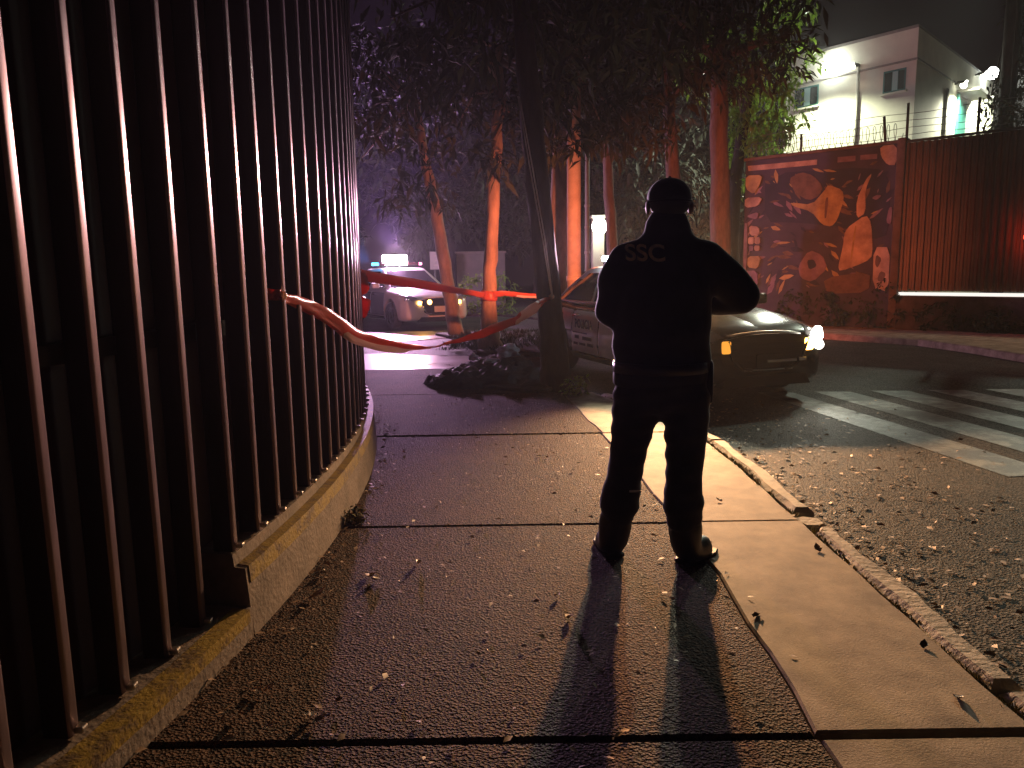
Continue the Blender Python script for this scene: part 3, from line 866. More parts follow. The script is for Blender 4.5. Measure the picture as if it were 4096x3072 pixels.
# loose brush strokes over the big shapes
for mm, n_ in (('m_lilac', 70), ('m_brown', 90), ('m_navy', 80), ('m_ochre', 40)):
    V, F = [], []
    for q in range(n_ * 2 // 3):
        u, v = RNG.uniform(0, 3.2), RNG.uniform(.85, 3.5)
        a = .9 * math.sin(1.7 * u + .8 * v) + RNG.normal(0, .35); L_ = RNG.uniform(.08, .38); w_ = L_ * RNG.uniform(.08, .2)
        d_ = Vector((math.cos(a), math.sin(a))); n2 = Vector((-d_.y, d_.x)); c = Vector((u, v))
        y = -.00430 - .00022 * ('m_lilac', 'm_brown', 'm_navy', 'm_ochre').index(mm) - .000002 * q
        k = len(V)
        for p in (c - d_ * L_ * .5, c - d_ * L_ * .1 + n2 * w_, c + d_ * L_ * .3 + n2 * w_ * .6, c + d_ * L_ * .5, c + d_ * L_ * .2 - n2 * w_ * .7, c - d_ * L_ * .2 - n2 * w_):
            V.append((min(max(p.x, -.05), 3.28), y, p.y))
        F.append((k, k + 5, k + 4, k + 3, k + 2, k + 1))
    o = from_data('brush_strokes', V, F, MT[mm], wall); o['kind'] = 'stuff'
# corrugated sheets
def corr_mesh(wd, z0, z1):
    V, F = [], []
    pitch = .125
    prof = []
    nrib = int(round(wd / pitch))
    for k in range(nrib):
        b = k * pitch
        prof += [(b, .0), (b + .045, .0), (b + .0625, .032), (b + .1075, .032)]
    prof.append((wd, 0.0))
    for (x, y) in prof: V += [(x, y, z0), (x, y, z1)]
    for i in range(len(prof) - 1): F.append((2 * i, 2 * i + 2, 2 * i + 3, 2 * i + 1))
    k = len(V)
    V += [(a, b + .006, c) for a, b, c in V]
    F += [tuple(k + q for q in f[::-1]) for f in F]
    me = bpy.data.meshes.new('metal_sheet'); me.from_pydata(V, [], F); me.update(); me.materials.append(MT['corr'])
    return me
cm = corr_mesh(1.0, .83, 3.82)
for i in range(12):
    o = bpy.data.objects.new('metal_sheet', cm)
    o.location = (3.475 + .990 * i, .0 + (.009 if i % 2 else 0), 0)
    link(o, wall)
box('top_rail', 3.475, 15.5, -.012, .05, 3.825, 3.875, MT['post'], wall)
# posts and barbed wire above the wall
wx = [1.2, 3.01, 3.42, 4.70, 6.6, 8.5]
for i, s in enumerate(wx):
    h = [4.3, 4.42, 4.62, 4.52, 4.6, 4.6][i]
    tube('wire_post', [(s, .12, 3.85), (s - (.05 if i == 1 else 0), .10, h)], .028 if i != 1 else .03, MT['post'], wall, 8)
for z in (3.98, 4.12, 4.27, 4.42):
    n = 30
    tube('wire', [(s, .11, z + .02 * math.sin(s * 3 + z * 7) - (.0 if s > 1 else .04)) for s in np.linspace(-.05, 8.6, n)], .006, MT['wire'], wall, 5)
coil = []
for k in range(420):
    s = -.0 + 3.3 * k / 420
    a = k * .36
    coil.append((s, .12 + .17 * math.cos(a), 4.06 + .19 * math.sin(a)))
tube('razor_coil', coil, .006, MT['wire'], wall, 5)
# ------------------------------------------------------------------ building
BO = Vector((13.33, 26.0, 0))
LD = Vector((-.6, .8, 0)); RD = Vector((.682, .731, 0))
bld = empty('building', (0, 0, 0), 0, 'floodlit pale two storey building with small green framed windows behind the wall', 'building')
def bpt(face, s, z, out=0.0):
    d = LD if face == 'L' else RD
    n = Vector((-.8, -.6, 0)) if face == 'L' else Vector((.731, -.682, 0))
    p = BO + d * s + n * out
    return Vector((p.x, p.y, z))
bl = [BO, BO + LD * 4.85, BO + LD * 4.85 + RD * 11.2, BO + RD * 11.2]
poly_slab('wall', [(p.x, p.y) for p in bl[::-1]], 8.95, -.1, MT['render_wall'], bld)
cenb = sum((Vector((p.x, p.y, 0)) for p in bl), Vector()) / 4
poly_slab('roof', [((p - cenb) * .997 + cenb)[:2] for p in bl[::-1]], 9.06, 8.953, MT['ledge'], bld, .02)
def bbox(nm, face, s0, s1, z0, z1, o0, o1, matl, parent, bev=.0):
    bm = bmesh.new()
    P = [bpt(face, s, z, o) for s in (s0, s1) for z in (z0, z1) for o in (o0, o1)]
    vs = [bm.verts.new(p) for p in P]
    for f in [(0, 1, 3, 2), (4, 6, 7, 5), (0, 4, 5, 1), (2, 3, 7, 6), (0, 2, 6, 4), (1, 5, 7, 3)]: bm.faces.new([vs[i] for i in f])
    if bev: bmesh.ops.bevel(bm, geom=list(bm.edges), offset=bev, segments=1, affect='EDGES')
    return from_bm(nm, bm, matl, parent)
bbox('ledge', 'L', -.03, 4.86, 7.95, 8.02, .0, .03, MT['ledge'], bld, .01)
bbox('ledge', 'R', .005, 11.2, 7.95, 8.02, .0, .03, MT['ledge'], bld, .01)
for (s0, s1, z0, z1) in ((3.45, 4.42, 7.13, 7.85), (.32, 1.08, 7.06, 7.78)):
    fr = bbox('window', 'L', s0, s1, z0, z1, -.05, .012, MT['green_frame'], bld)
    bbox('pane', 'L', s0 + .05, (s0 * .66 + s1 * .34) - .01, z0 + .06, z1 - .06, .012, .02, MT['win'], fr)
    bbox('curtain', 'L', (s0 * .66 + s1 * .34) + .01, (s0 * .40 + s1 * .60) - .01, z0 + .06, z1 - .06, .012, .018, MT['win_lit'], fr)
    bbox('pane', 'L', (s0 * .40 + s1 * .60) + .01, s1 - .05, z0 + .06, z1 - .06, .012, .02, MT['win'], fr)
    bbox('sill', 'L', s0 - .05, s1 + .05, z0 - .06, z0 - .002, .0, .09, MT['render_wall'], fr)
tube('pipe', [bpt('L', 1.95, 3.2, .06), bpt('L', 1.95, 8.2, .06)], .045, MT['ledge'], bld, 8)
tube('pipe', [bpt('L', 4.72, 3.2, .05), bpt('L', 4.72, 7.8, .05)], .05, MT['render_wall'], bld, 8)
dr = bbox('door', 'R', 5.25, 6.45, 3.2, 7.55, .0, .06, MT['green_frame'], bld)
bbox('door_frame', 'R', 5.15, 5.245, 3.2, 7.65, .0, .10, MT['green_frame'], bld)
bbox('canopy', 'R', 5.1, 7.4, 7.70, 7.78, .0, .75, MT['ledge'], bld)
for s in (3.6, 3.72): tube('pipe', [bpt('R', s, 3.2, .05), bpt('R', s, 7.6, .05)], .035, MT['ledge'], bld, 8)

def floodlight(label, face, s, z, gl, power, col, size, tgt_out=.55, w=.30, angle=165, arm=.42):
    p = bpt(face, s, z, .0)
    root = empty('floodlight', p, 0, label, 'floodlight', 'floodlights on the pale building')
    n = Vector((-.8, -.6, 0)) if face == 'L' else Vector((.731, -.682, 0))
    d = LD if face == 'L' else RD
    root.rotation_euler = (0, 0, math.atan2(n.y, n.x))
    hs = box('housing', .10, .34, -w / 2 - .02, w / 2 + .02, .02, .12, MT['post'], root, .015)
    tube('bracket', [(0, 0, .05), (.14, 0, .07)], .03, MT['post'], root, 8)
    # glowing face, tilted out and down
    bm = bmesh.new(); bm_box(bm, -.015, .0, -w / 2, w / 2, -.10, .10, .004, 1)
    bm.transform(Matrix.Translation((.36, 0, .03)) @ Matrix.Rotation(R(35), 4, 'Y'))
    from_bm('lamp_face', bm, gl, root)
    bm = bmesh.new(); bmesh.ops.create_uvsphere(bm, u_segments=14, v_segments=8, radius=size, matrix=Matrix.Translation((.30, 0, -.03)))
    from_bm('lens', bm, gl, root, True)
    l = lamp('flood_light', 'SPOT', (arm, 0, -.14), power, col, .12, root, (tgt_out, 0, -.8), angle, .5)
    return root
floodlight('brilliant floodlight on the near face above the ledge of the pale building', 'L', 2.87, 8.34, G['flood'], PW['flood_a'], (.95, 1.0, .80), .25, .5, .30, 160, .95)
floodlight('tiny lamp right of the brilliant floodlight on the near face', 'L', 1.99, 8.10, G['flood_dim'], 12, (1.0, 1.0, .85), .05, .3, .12)
floodlight('bluish floodlight near the far right end of the pale building', 'R', 9.04, 9.02, G['flood'], PW['flood_b'], (.92, .97, .80), .24, .1, .30, 165, 1.5)
floodlight('small yellowish lamp beside the bluish floodlight on the far face', 'R', 7.6, 8.68, G['flood_dim'], 15, (1.0, 1.0, .8), .10, .3, .14)
floodlight('lamp over the green door on the shaded side of the building', 'R', 4.75, 7.88, G['flood_dim'], PW['flood_c'], (1.0, 1.0, .80), .12, .3, .2)

# ------------------------------------------------------------------ vegetation
def leaf_arrays(pos, dirs, length, width, fold=.25, droop=.25):
    """each leaf: 6 verts, 4 tris-ish (two quads folded on the mid rib)"""
    n = len(pos)
    d = dirs / np.linalg.norm(dirs, axis=1, keepdims=True)
    up = np.tile(np.array([0, 0, 1.0]), (n, 1)) + RNG.normal(0, .35, (n, 3))
    s = np.cross(d, up); s /= np.maximum(np.linalg.norm(s, axis=1, keepdims=True), 1e-6)
    nn = np.cross(s, d)
    L = length[:, None]; W = width[:, None]
    base = pos
    mid = pos + d * L * .5 + np.array([0, 0, -1]) * L * droop * .25
    tip = pos + d * L + np.array([0, 0, -1]) * L * droop
    l = mid - d * L * .05 + s * W * .5 + nn * W * fold
    r = mid - d * L * .05 - s * W * .5 + nn * W * fold
    V = np.stack([base, l, tip, r, mid], axis=1).reshape(-1, 3)
    k = np.arange(n)[:, None] * 5
    F = np.concatenate([k + np.array([[0, 4, 1, 0]])[:, :3], k + np.array([[4, 2, 1]]), k + np.array([[0, 3, 4]]), k + np.array([[4, 3, 2]])], axis=0)
    return V, F

def np_mesh(name, V, F, matl, parent=None):
    me = bpy.data.meshes.new(name)
    me.vertices.add(len(V)); me.vertices.foreach_set('co', np.asarray(V, dtype=np.float32).ravel())
    me.loops.add(F.size); me.loops.foreach_set('vertex_index', F.astype(np.int32).ravel())
    me.polygons.add(len(F)); me.polygons.foreach_set('loop_start', np.arange(0, F.size, F.shape[1], dtype=np.int32))
    me.update(calc_edges=True); me.validate()
    me.materials.append(matl)
    return link(bpy.data.objects.new(name, me), parent)

def crown_points(ells, per):
    """cluster centres gathered near the shell of each ellipsoid, thinned by random holes"""
    out = []
    for (cx, cy, cz, rx, ry, rz, n) in ells:
        holes = RNG.normal(0, 1, (7, 3)); holes /= np.linalg.norm(holes, axis=1, keepdims=True)
        k = 0
        while k < n:
            v = RNG.normal(0, 1, 3); v /= np.linalg.norm(v)
            if (holes @ v).max() > .90 and RNG.uniform() < .75: continue
            r = RNG.uniform(.25, 1.0) ** .45
            out.append((cx + v[0] * r * rx, cy + v[1] * r * ry, cz + v[2] * r * rz))
            k += 1
    return np.array(out)

def crown_mesh(ells, nleaf, ll, lw, droop=.5, fan=.8, whorl=True):
    c = crown_points(ells, 1)
    m_ = len(c)
    ax = RNG.normal(0, 1, (m_, 3)); ax[:, 2] = -np.abs(ax[:, 2]) * .4 - droop
    ax /= np.linalg.norm(ax, axis=1, keepdims=True)
    size = RNG.uniform(.7, 1.3, m_)
    pos = np.repeat(c, nleaf, axis=0) + RNG.normal(0, ll * .35, (m_ * nleaf, 3))
    d = np.repeat(ax, nleaf, axis=0) + RNG.normal(0, fan, (m_ * nleaf, 3))
    sz = np.repeat(size, nleaf) * RNG.uniform(.65, 1.2, m_ * nleaf)
    return leaf_arrays(pos, d, ll * sz, lw * sz), c

def tree(name, label, trunk, rads, ells, nleaf, ll, lw, bark, leafm, group=None, limbs=7, droop=.5, fan=.8, n=14, cat='tree'):
    root = empty(name, trunk[0], 0, label, cat, group)
    off = Vector(trunk[0])
    P = [Vector(p) - off for p in trunk]
    # densify the trunk and roughen it
    Q, RR = [], []
    for i in range(len(P) - 1):
        for k in range(4):
            f = k / 4
            Q.append(P[i].lerp(P[i + 1], f) + Vector((RNG.normal(0, .008), RNG.normal(0, .008), 0))); RR.append(rads[i] * (1 - f) + rads[i + 1] * f)
    Q.append(P[-1]); RR.append(rads[-1])
    V, F = tube_data(Q, RR, n)
    V = [v + Vector((RNG.normal(0, .006), RNG.normal(0, .006), 0)) for v in V]
    from_data('trunk', V, F, bark, root, True)
    if ells:
        (LV, LF), c = crown_mesh(ells, nleaf, ll, lw, droop, fan)
        LV = LV - np.array(off)
        o = np_mesh('crown', LV, LF, leafm, root)
        top = P[-1]; sel = RNG.choice(len(c), min(limbs, len(c)), replace=False)
        for q in sel:
            e = Vector(c[q]) - off
            st = P[-1].lerp(P[-2], RNG.uniform(0, .8))
            md = st.lerp(e, .5) + Vector((RNG.normal(0, .1), RNG.normal(0, .1), .15))
            tube('limb', [st, st.lerp(md, .5), md, e], [rads[-1] * .6, rads[-1] * .5, rads[-1] * .35, .012], bark, root, 7)
    return root

TG = 'trees round the taped corner'
tree('street_tree', 'tan leaning trunk crossing in front of the left patrol car', [(-1.2, 16.5, 0), (-1.28, 16.5, .6), (-1.37, 16.5, 1.24), (-1.53, 16.5, 2.41), (-1.74, 16.5, 3.56), (-1.9, 16.5, 4.9)],
     [.17, .15, .14, .13, .11, .07], [(-1.9, 16.3, 5.0, 1.5, 1.3, 1.5, 130), (-1.7, 16.3, 3.0, .9, .7, .55, 28), (-3.2, 17, 5.2, 1.2, 1.0, 1.4, 70)], 9, .30, .085, MT['bark'], MT['leaf'], TG, 9)
tree('street_tree', 'straight tan trunk that the far red tape is knotted round', [(-.37, 13.4, 0), (-.385, 13.4, .35), (-.385, 13.4, .93), (-.34, 13.4, 1.57), (-.25, 13.4, 2.83), (-.17, 13.4, 4.12), (-.12, 13.4, 5.1)],
     [.24, .16, .125, .115, .105, .09, .06], [(-.2, 13.2, 5.0, 1.7, 1.5, 1.5, 210), (-.6, 12.9, 3.15, .65, .5, .4, 16), (.6, 13.2, 3.9, .9, .8, .7, 50)], 9, .28, .08, MT['bark'], MT['leaf'], TG, 10)
tree('street_tree', 'dark slanting trunk where the near tape and white cord are tied', [(.54, 9.0, -.05), (.52, 9.0, .25), (.475, 9.0, .75), (.38, 9.0, 1.83), (.29, 9.0, 2.87), (.20, 9.0, 3.87), (.12, 9.0, 4.8)],
     [.23, .17, .15, .14, .13, .12, .08], [(.0, 9.4, 5.2, 1.9, 1.5, 1.3, 150), (1.3, 10.6, 4.6, 1.3, 1.0, .7, 80)], 9, .26, .075, MT['bark_dark'], MT['leaf'], TG, 9)
tree('street_tree', 'reddish trunk just left of the straight orange pole', [(.85, 15.3, 0), (.93, 15.3, 1.22), (1.0, 15.3, 2.98), (1.08, 15.3, 4.68), (1.1, 15.3, 5.8)],
     [.24, .20, .19, .17, .10], [(1.3, 15.2, 5.9, 1.8, 1.6, 1.5, 200), (1.9, 15.0, 4.2, .9, .7, .6, 40)], 9, .28, .08, MT['bark'], MT['leaf'], TG, 9)
tree('street_tree', 'thin red lit trunk rising behind the head of the officer', [(3.95, 18.2, 0), (3.9, 18.2, 2), (3.82, 18.2, 3.5), (3.7, 18.2, 4.8), (3.6, 18.2, 6)],
     [.2, .17, .16, .14, .09], [(3.4, 17.6, 5.9, 1.9, 1.6, 1.4, 190), (2.6, 16.5, 4.4, 1.0, .8, .6, 50)], 9, .30, .085, MT['bark_mid'], MT['leaf'], TG, 9)
tree('street_tree', 'dark forked trunk between the officer and the mural', [(4.75, 17.3, 0), (4.72, 17.3, 1.5), (4.66, 17.3, 3.4), (4.6, 17.3, 5.2), (4.6, 17.3, 6.4)],
     [.28, .23, .21, .19, .12], [(4.7, 17.0, 6.4, 1.9, 1.6, 1.5, 190)], 9, .30, .085, MT['bark_mid'], MT['leaf'], TG, 9)
tree('street_tree', 'slim trunk behind the pole beside the bright lantern', [(2.6, 19.5, 0), (2.62, 19.5, 1.5), (2.5, 19.5, 3.2), (2.4, 19.5, 5)],
     [.16, .14, .13, .10], [(2.3, 19.3, 5.6, 1.7, 1.4, 1.3, 130)], 9, .30, .085, MT['bark_mid'], MT['leaf'], TG, 7)
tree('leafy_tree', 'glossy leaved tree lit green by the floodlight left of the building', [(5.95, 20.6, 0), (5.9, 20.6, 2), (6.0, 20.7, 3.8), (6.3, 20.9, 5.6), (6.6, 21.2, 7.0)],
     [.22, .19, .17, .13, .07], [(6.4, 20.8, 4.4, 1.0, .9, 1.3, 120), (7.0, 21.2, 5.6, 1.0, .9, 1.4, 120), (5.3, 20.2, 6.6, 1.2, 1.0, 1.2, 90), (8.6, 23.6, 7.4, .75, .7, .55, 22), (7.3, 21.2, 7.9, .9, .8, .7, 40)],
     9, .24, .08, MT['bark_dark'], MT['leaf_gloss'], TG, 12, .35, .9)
tree('leafy_tree', 'dark tree at the right edge in front of the building', [(13.45, 21.3, 0), (13.4, 21.3, 4), (13.4, 21.3, 8), (13.4, 21.3, 13.4)],
     [.26, .22, .19, .12], [(14.0, 21.4, 6.0, .9, .9, 1.1, 70), (14.6, 21.5, 7.8, 1.1, 1.1, 1.5, 110), (12.9, 20.9, 5.3, .5, .5, .5, 22)], 9, .22, .08, MT['bark_dark'], MT['leaf'], TG, 9)
# background trees: dark mass closing the view
for i, (x, y, h, lab) in enumerate(((-6.5, 29, 8.5, 'far dark tree behind the left patrol car nearest the fence'), (-2.5, 31, 9.5, 'far dark tree behind the two tan trunks'),
                                    (1.2, 33, 9.0, 'far dark tree left of the bright lantern'), (5.6, 30, 9.8, 'far dark tree behind the lantern and the officer'), (10, 34, 10, 'far dark tree rising behind the left corner of the building'))):
    tree('background_tree', lab, [(x, y, 0), (x + .1, y, 2), (x, y, 4), (x - .1, y, 6)], [.28, .24, .2, .12],
         [(x, y, h * .62, 2.6, 2.0, h * .36, 240), (x - 1.2, y - .6, h * .4, 1.6, 1.2, 1.6, 90)], 9, .42, .15, MT['bark_dark'], MT['leaf_far'], 'far trees closing the view', 8)

# shrubs
def shrub(label, x, y, z, rx, ry, rz, n, leafm, ll=.14, lw=.06, group=None, name='shrub'):
    root = empty(name, (x, y, z), 0, label, 'shrub', group)
    (LV, LF), c = crown_mesh([(0, 0, rz * .75, rx, ry, rz, n)], 8, ll, lw, -.2, 1.0)
    LV[:, 2] = np.maximum(LV[:, 2], .0)
    np_mesh('foliage', LV, LF, leafm, root)
    for q in RNG.choice(len(c), 5):
        tube('stem', [(0, 0, 0), (c[q][0] * .5, c[q][1] * .5, c[q][2] * .6), tuple(c[q])], [.015, .012, .006], MT['bark_dark'], root, 6)
    return root
SG = 'low shrubs along the wall'
for (s, o_, r_, h, lab) in ((.6, -.7, .5, .45, 'low dark shrub at the left end of the mural'), (1.5, -.8, .6, .5, 'rounded dark shrub under the lilac face of the mural'), (2.5, -.8, .7, .55, 'broad dark shrub under the right side of the mural'),
                            (3.6, -.75, .55, .34, 'dark shrub at the end post of the wall'), (4.7, -.7, .6, .3, 'low dark shrub under the white glowing gap'), (5.8, -.7, .6, .3, 'rightmost low shrub under the glowing gap')):
    p = WO + Vector((math.cos(WA), math.sin(WA), 0)) * s + Vector((math.sin(WA) * -o_ * -1, math.cos(WA) * o_, 0))
    shrub(lab, p.x, p.y, .05, r_, .4, h, 70, MT['leaf'], .13, .05, SG)
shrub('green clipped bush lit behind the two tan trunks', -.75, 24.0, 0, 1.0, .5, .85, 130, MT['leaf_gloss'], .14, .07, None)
shrub('dark bush between the pole and the lantern', 2.0, 20.5, 0, .9, .5, .75, 110, MT['leaf'], .14, .07, None)
HV, HF = [], []
NX, NY = 46, 60
heap_pts = [(-.62, 9.5, .5, .20), (-.15, 9.55, .45, .24), (.22, 9.5, .38, .22), (-.45, 10.3, .42, .20), (.0, 10.4, .4, .27), (-.2, 11.1, .45, .18), (.25, 8.95, .25, .10)]
for i in range(NX):
    for j in range(NY):
        x = -1.15 + 1.75 * i / (NX - 1); y = 8.5 + 3.5 * j / (NY - 1)
        h = 0
        for (hx, hy, r_, hh) in heap_pts:
            d_ = math.hypot((x - hx), (y - hy) * .8) / r_
            h = max(h, .8 * hh * max(0, 1 - d_ * d_) ** .8)
        k = .5 + .5 * math.sin(17 * x + 5 * y) * math.sin(9 * y - 6 * x) + .35 * math.sin(31 * x - 23 * y)
        HV.append((x, y, .0 + h * (.75 + .35 * k) + RNG.normal(0, .012) * (h > 0) - (.06 if h <= 0 else 0)))
for i in range(NX - 1):
    for j in range(NY - 1):
        HF.append((i * NY + j, (i + 1) * NY + j, (i + 1) * NY + j + 1, i * NY + j + 1))
heap = tag(from_data('debris_heap', HV, HF, MT['heap'], None, True), 'low dark heap of debris on the corner under the near tape', 'heap')
shrub('small pale weed at the kerb below the patrol car door', .72, 8.35, .0, .15, .12, .12, 26, MT['leaf_gloss'], .07, .025, None, 'weed')
shrub('yellowish weed in the corner where plinth meets pavement joint', -.90, 4.16, .0, .06, .05, .045, 16, MT['moss'], .04, .015, None, 'weed')
clumps('ground_cover', [(RNG.uniform(-1.2, 1.6), RNG.uniform(13.0, 17.0), .02) for _ in range(260)], .12, MT['leaf_far'], 'stuff', n=10, spread=.14)

# ------------------------------------------------------------------ poles, lanterns, far wall
def poleobj(name, label, cat, x, y, z0, z1, r, matl, n=14):
    root = empty(name, (x, y, z0), 0, label, cat)
    tube('shaft', [(0, 0, 0), (0, 0, (z1 - z0) * .5), (0, 0, z1 - z0)], [r, r * .95, r * .9], matl, root, n)
    return root
up_ = poleobj('utility_pole', 'straight round concrete pole lit orange beside the slanting dark tree', 'pole', 1.16, 14.0, 0, 8.5, .128, MT['wood_pole'], 20)
tube('collar', [(0, 0, 1.16), (0, 0, 1.26)], .14, MT['wood_pole'], up_, 20)
sp = poleobj('lamp_post', 'slim pale mottled post left of the bright lantern', 'lamp post', 2.2, 22.0, 0, 5.2, .07, MT['pale_wall'])
for z in (1.8, 2.5, 3.1): tube('band', [(0, 0, z), (0, 0, z + .07)], .078, MT['ledge'], sp, 12)
ym = empty('assumed_mast', (18.7, 29.3, 0), 0, 'assumed tall thin floodlight mast behind the dark tree at the right edge', 'mast')  # mast assumed from the long shadow on the crossing, head above the view
tube('shaft', [(0, 0, 0), (0, 0, 8), (0, 0, 15.1)], [.10, .08, .06], MT['post'], ym, 10)
yh_ = box('lamp_head', -.3, .3, -.25, .15, 15.1, 15.25, MT['post'], ym, .02)
lamp('assumed_mast_light', 'SPOT', (-.3, -.45, 15.0), PW['mast'], (.80, .92, .72), .30, ym, (4.5 - 18.7, 7.0 - 29.3, -15.1), 14, .9)
sl_ = empty('assumed_street_lamp', (15.6, 10.2, .06), 0, 'assumed unseen street lamp on a tall pole past the corrugated wall on the right', 'street lamp')  # unseen lamp, assumed and added to light the far pavement
tube('pole', [(0, 0, 0), (0, 0, 4), (-.1, .05, 6.2), (-.7, .3, 6.6)], [.09, .075, .06, .05], MT['post'], sl_, 12)
box('lamp_head', -1.1, -.6, .12, .42, 6.55, 6.66, MT['post'], sl_, .03)
lamp('assumed_street_light', 'SPOT', (-.85, .27, 6.48), PW['street'], (1.0, .90, .62), .12, sl_, (8.6 - 15.0, 13.0 - 10.6, -6.4), 48, .7)
gp = empty('gate_pillar', (2.9, 25.3, 0), 0, 'white gate pillar glowing under the greenish lantern', 'pillar')
box('pillar', -.19, .19, -.02, .46, 0, 3.0, MT['render_wall'], gp, .02)
box('cap', -.24, .24, -.08, .52, 3.003, 3.1, MT['render_wall'], gp, .02)
ln = empty('lantern', (2.9, 25.28, 2.72), 0, 'greenish white lantern blazing on the gate pillar', 'lantern')
bm = bmesh.new(); bmesh.ops.create_uvsphere(bm, u_segments=16, v_segments=10, radius=.25, matrix=Matrix.Translation((0, -.29, .0))); from_bm('globe', bm, G['lantern'], ln, True)
tube('bracket', [(0, -.02, .0), (0, -.12, .02)], .03, MT['post'], ln, 8)
lamp('lantern_light', 'POINT', (0, -.68, -.02), PW['lantern'], (.90, 1.0, .80), .10, ln)
bl_ = empty('bollard_lamp', (5.08, 18.0, 0), 0, 'small white lamp on a dark post left of the mural', 'lamp')
tube('post', [(0, 0, 0), (0, 0, 1.72)], .05, MT['post'], bl_, 10)
tube('base_ring', [(0, 0, 1.72), (0, 0, 1.80)], [.085, .075], MT['pale_wall'], bl_, 12)
tube('lamp_glass', [(0, 0, 1.81), (0, 0, 2.0), (0, 0, 2.14)], [.062, .056, .045], G['frost'], bl_, 12)
rb = empty('beacon', WO + Vector((math.cos(WA), math.sin(WA), 0)) * 5.72 + Vector((-.71, -.71, 0)) * .10, WA, 'small red lamp glowing on the corrugated wall at the right edge', 'lamp')
rb.location.z = 1.85
box('bracket', -.05, .05, .0, .09, -.06, .06, MT['post'], rb, .01)
bm = bmesh.new(); bmesh.ops.create_uvsphere(bm, u_segments=12, v_segments=8, radius=.07, matrix=Matrix.Translation((0, -.05, 0))); from_bm('globe', bm, G['red'], rb, True)
lamp('beacon_light', 'POINT', (0, -.22, 0), 9, (1.0, .06, .02), .06, rb)
gw = empty('garden_wall', (-1.0, 30, 0), 0, 'low pale wall far behind the two tan trunks', 'wall')
box('wall', -1.1, .8, 0, .2, -.05, 2.02, MT['pale_wall'], gw, .02)
box('coping', -1.15, .85, -.04, .24, 2.023, 2.1, MT['ledge'], gw, .01)
sg = empty('notice_board', (-2.55, 26, 0), 0, 'small grey board on a post beside the leaning trunk', 'sign')
box('panel', -.16, .16, -.02, .02, 1.42, 2.02, MT['pale_wall'], sg, .008)
for z in (1.54, 1.70, 1.86): box('dark_bar', -.03, .12, -.026, -.021, z, z + .05, MT['ledge'], sg)
tube('post', [(0, .03, 0), (0, .03, 1.9)], .03, MT['post'], sg, 8)

# ------------------------------------------------------------------ tape and cord
def ribbon(name, ctrl, width, mats, parent=None, thick=.0012, n=90):
    """ctrl: (x, y, z, twist radians, width scale, painted shine 0/1); twisted plastic ribbon with thickness"""
    T = np.linspace(0, 1, len(ctrl)); A = np.array([c[:5] for c in ctrl], float); tt = np.linspace(0, 1, n)
    def cr(col):
        y = A[:, col]; out = []
        for t in tt:
            k = min(int(t * (len(y) - 1)), len(y) - 2); f = t * (len(y) - 1) - k
            p0, p1, p2, p3 = y[max(k - 1, 0)], y[k], y[k + 1], y[min(k + 2, len(y) - 1)]
            out.append(.5 * (2 * p1 + (p2 - p0) * f + (2 * p0 - 5 * p1 + 4 * p2 - p3) * f * f + (3 * p1 - p0 - 3 * p2 + p3) * f ** 3))
        return np.array(out)
    X, Y, Z, TW, WS = (cr(i) for i in range(5))
    pale = np.interp(tt, T, [c[5] for c in ctrl])
    V, F, MI = [], [], []
    q = 4
    for i in range(n):
        p = Vector((X[i], Y[i], Z[i]))
        a = Vector((X[max(i - 1, 0)], Y[max(i - 1, 0)], Z[max(i - 1, 0)])); b = Vector((X[min(i + 1, n - 1)], Y[min(i + 1, n - 1)], Z[min(i + 1, n - 1)]))
        t = (b - a).normalized()
        side = t.cross(Vector((0, 0, 1))).normalized(); upn = side.cross(t).normalized()
        d = upn * math.cos(TW[i]) + side * math.sin(TW[i]); nn = t.cross(d)
        for k in range(q + 1):
            f = k / q - .5
            V.append(p + d * width * WS[i] * f + nn * (.005 * math.sin(45 * tt[i] + k * 1.9) + .004 * math.sin(97 * tt[i] - k * 2.7) + .04 * width * math.cos(PI * f)))
    for i in range(n - 1):
        for k in range(q):
            F.append((i * (q + 1) + k, (i + 1) * (q + 1) + k, (i + 1) * (q + 1) + k + 1, i * (q + 1) + k + 1))
            MI.append(1 if (k < 2 and pale[i] > .3) or pale[i] > .7 else 0)
    o = from_data(name, V, F, None, parent, True)
    for m_ in mats: o.data.materials.append(m_)
    o.data.polygons.foreach_set('material_index', MI)
    md = o.modifiers.new('thickness', 'SOLIDIFY'); md.thickness = thick
    return o

nt_ = empty('barrier_tape', (0, 0, 0), 0, 'sagging red plastic tape from a fence bar to the dark slanting tree', 'barrier tape', 'red barrier tapes')
ribbon('tape', [(-1.045, 3.50, 1.285, .3, .35, 0), (-1.035, 3.72, 1.255, .5, .62, 0), (-1.0, 4.15, 1.16, .5, .8, .0), (-.95, 4.75, .985, .6, .95, .5), (-.82, 5.4, .86, .75, 1.0, .6), (-.70, 5.9, .80, 1.15, .7, .6),
                (-.60, 6.2, .79, 1.2, .6, 0), (-.42, 6.65, .80, .8, .95, 0), (-.2, 7.2, .83, .5, 1.25, 0), (.0, 7.65, .87, .4, 1.05, 0), (.12, 7.9, .92, .2, 1.25, 1), (.26, 8.3, .98, .1, 1.4, 1), (.36, 8.6, 1.03, .2, .8, 0), (.46, 8.83, 1.07, .4, .3, 0)],
       .100, [MT['tape'], MT['tape_shine']], nt_, n=130)
bm = bmesh.new(); bmesh.ops.create_icosphere(bm, subdivisions=2, radius=.035, matrix=Matrix.Translation((.47, 8.835, 1.075))); from_bm('knot', bm, MT['tape_shine'], nt_)
a_ = math.asin((3.50 - FY) / 12.03); 
loopc = Vector((FX + 12.03 * math.cos(a_ + .0), FY + 12.03 * math.sin(a_), 0))
kn = []
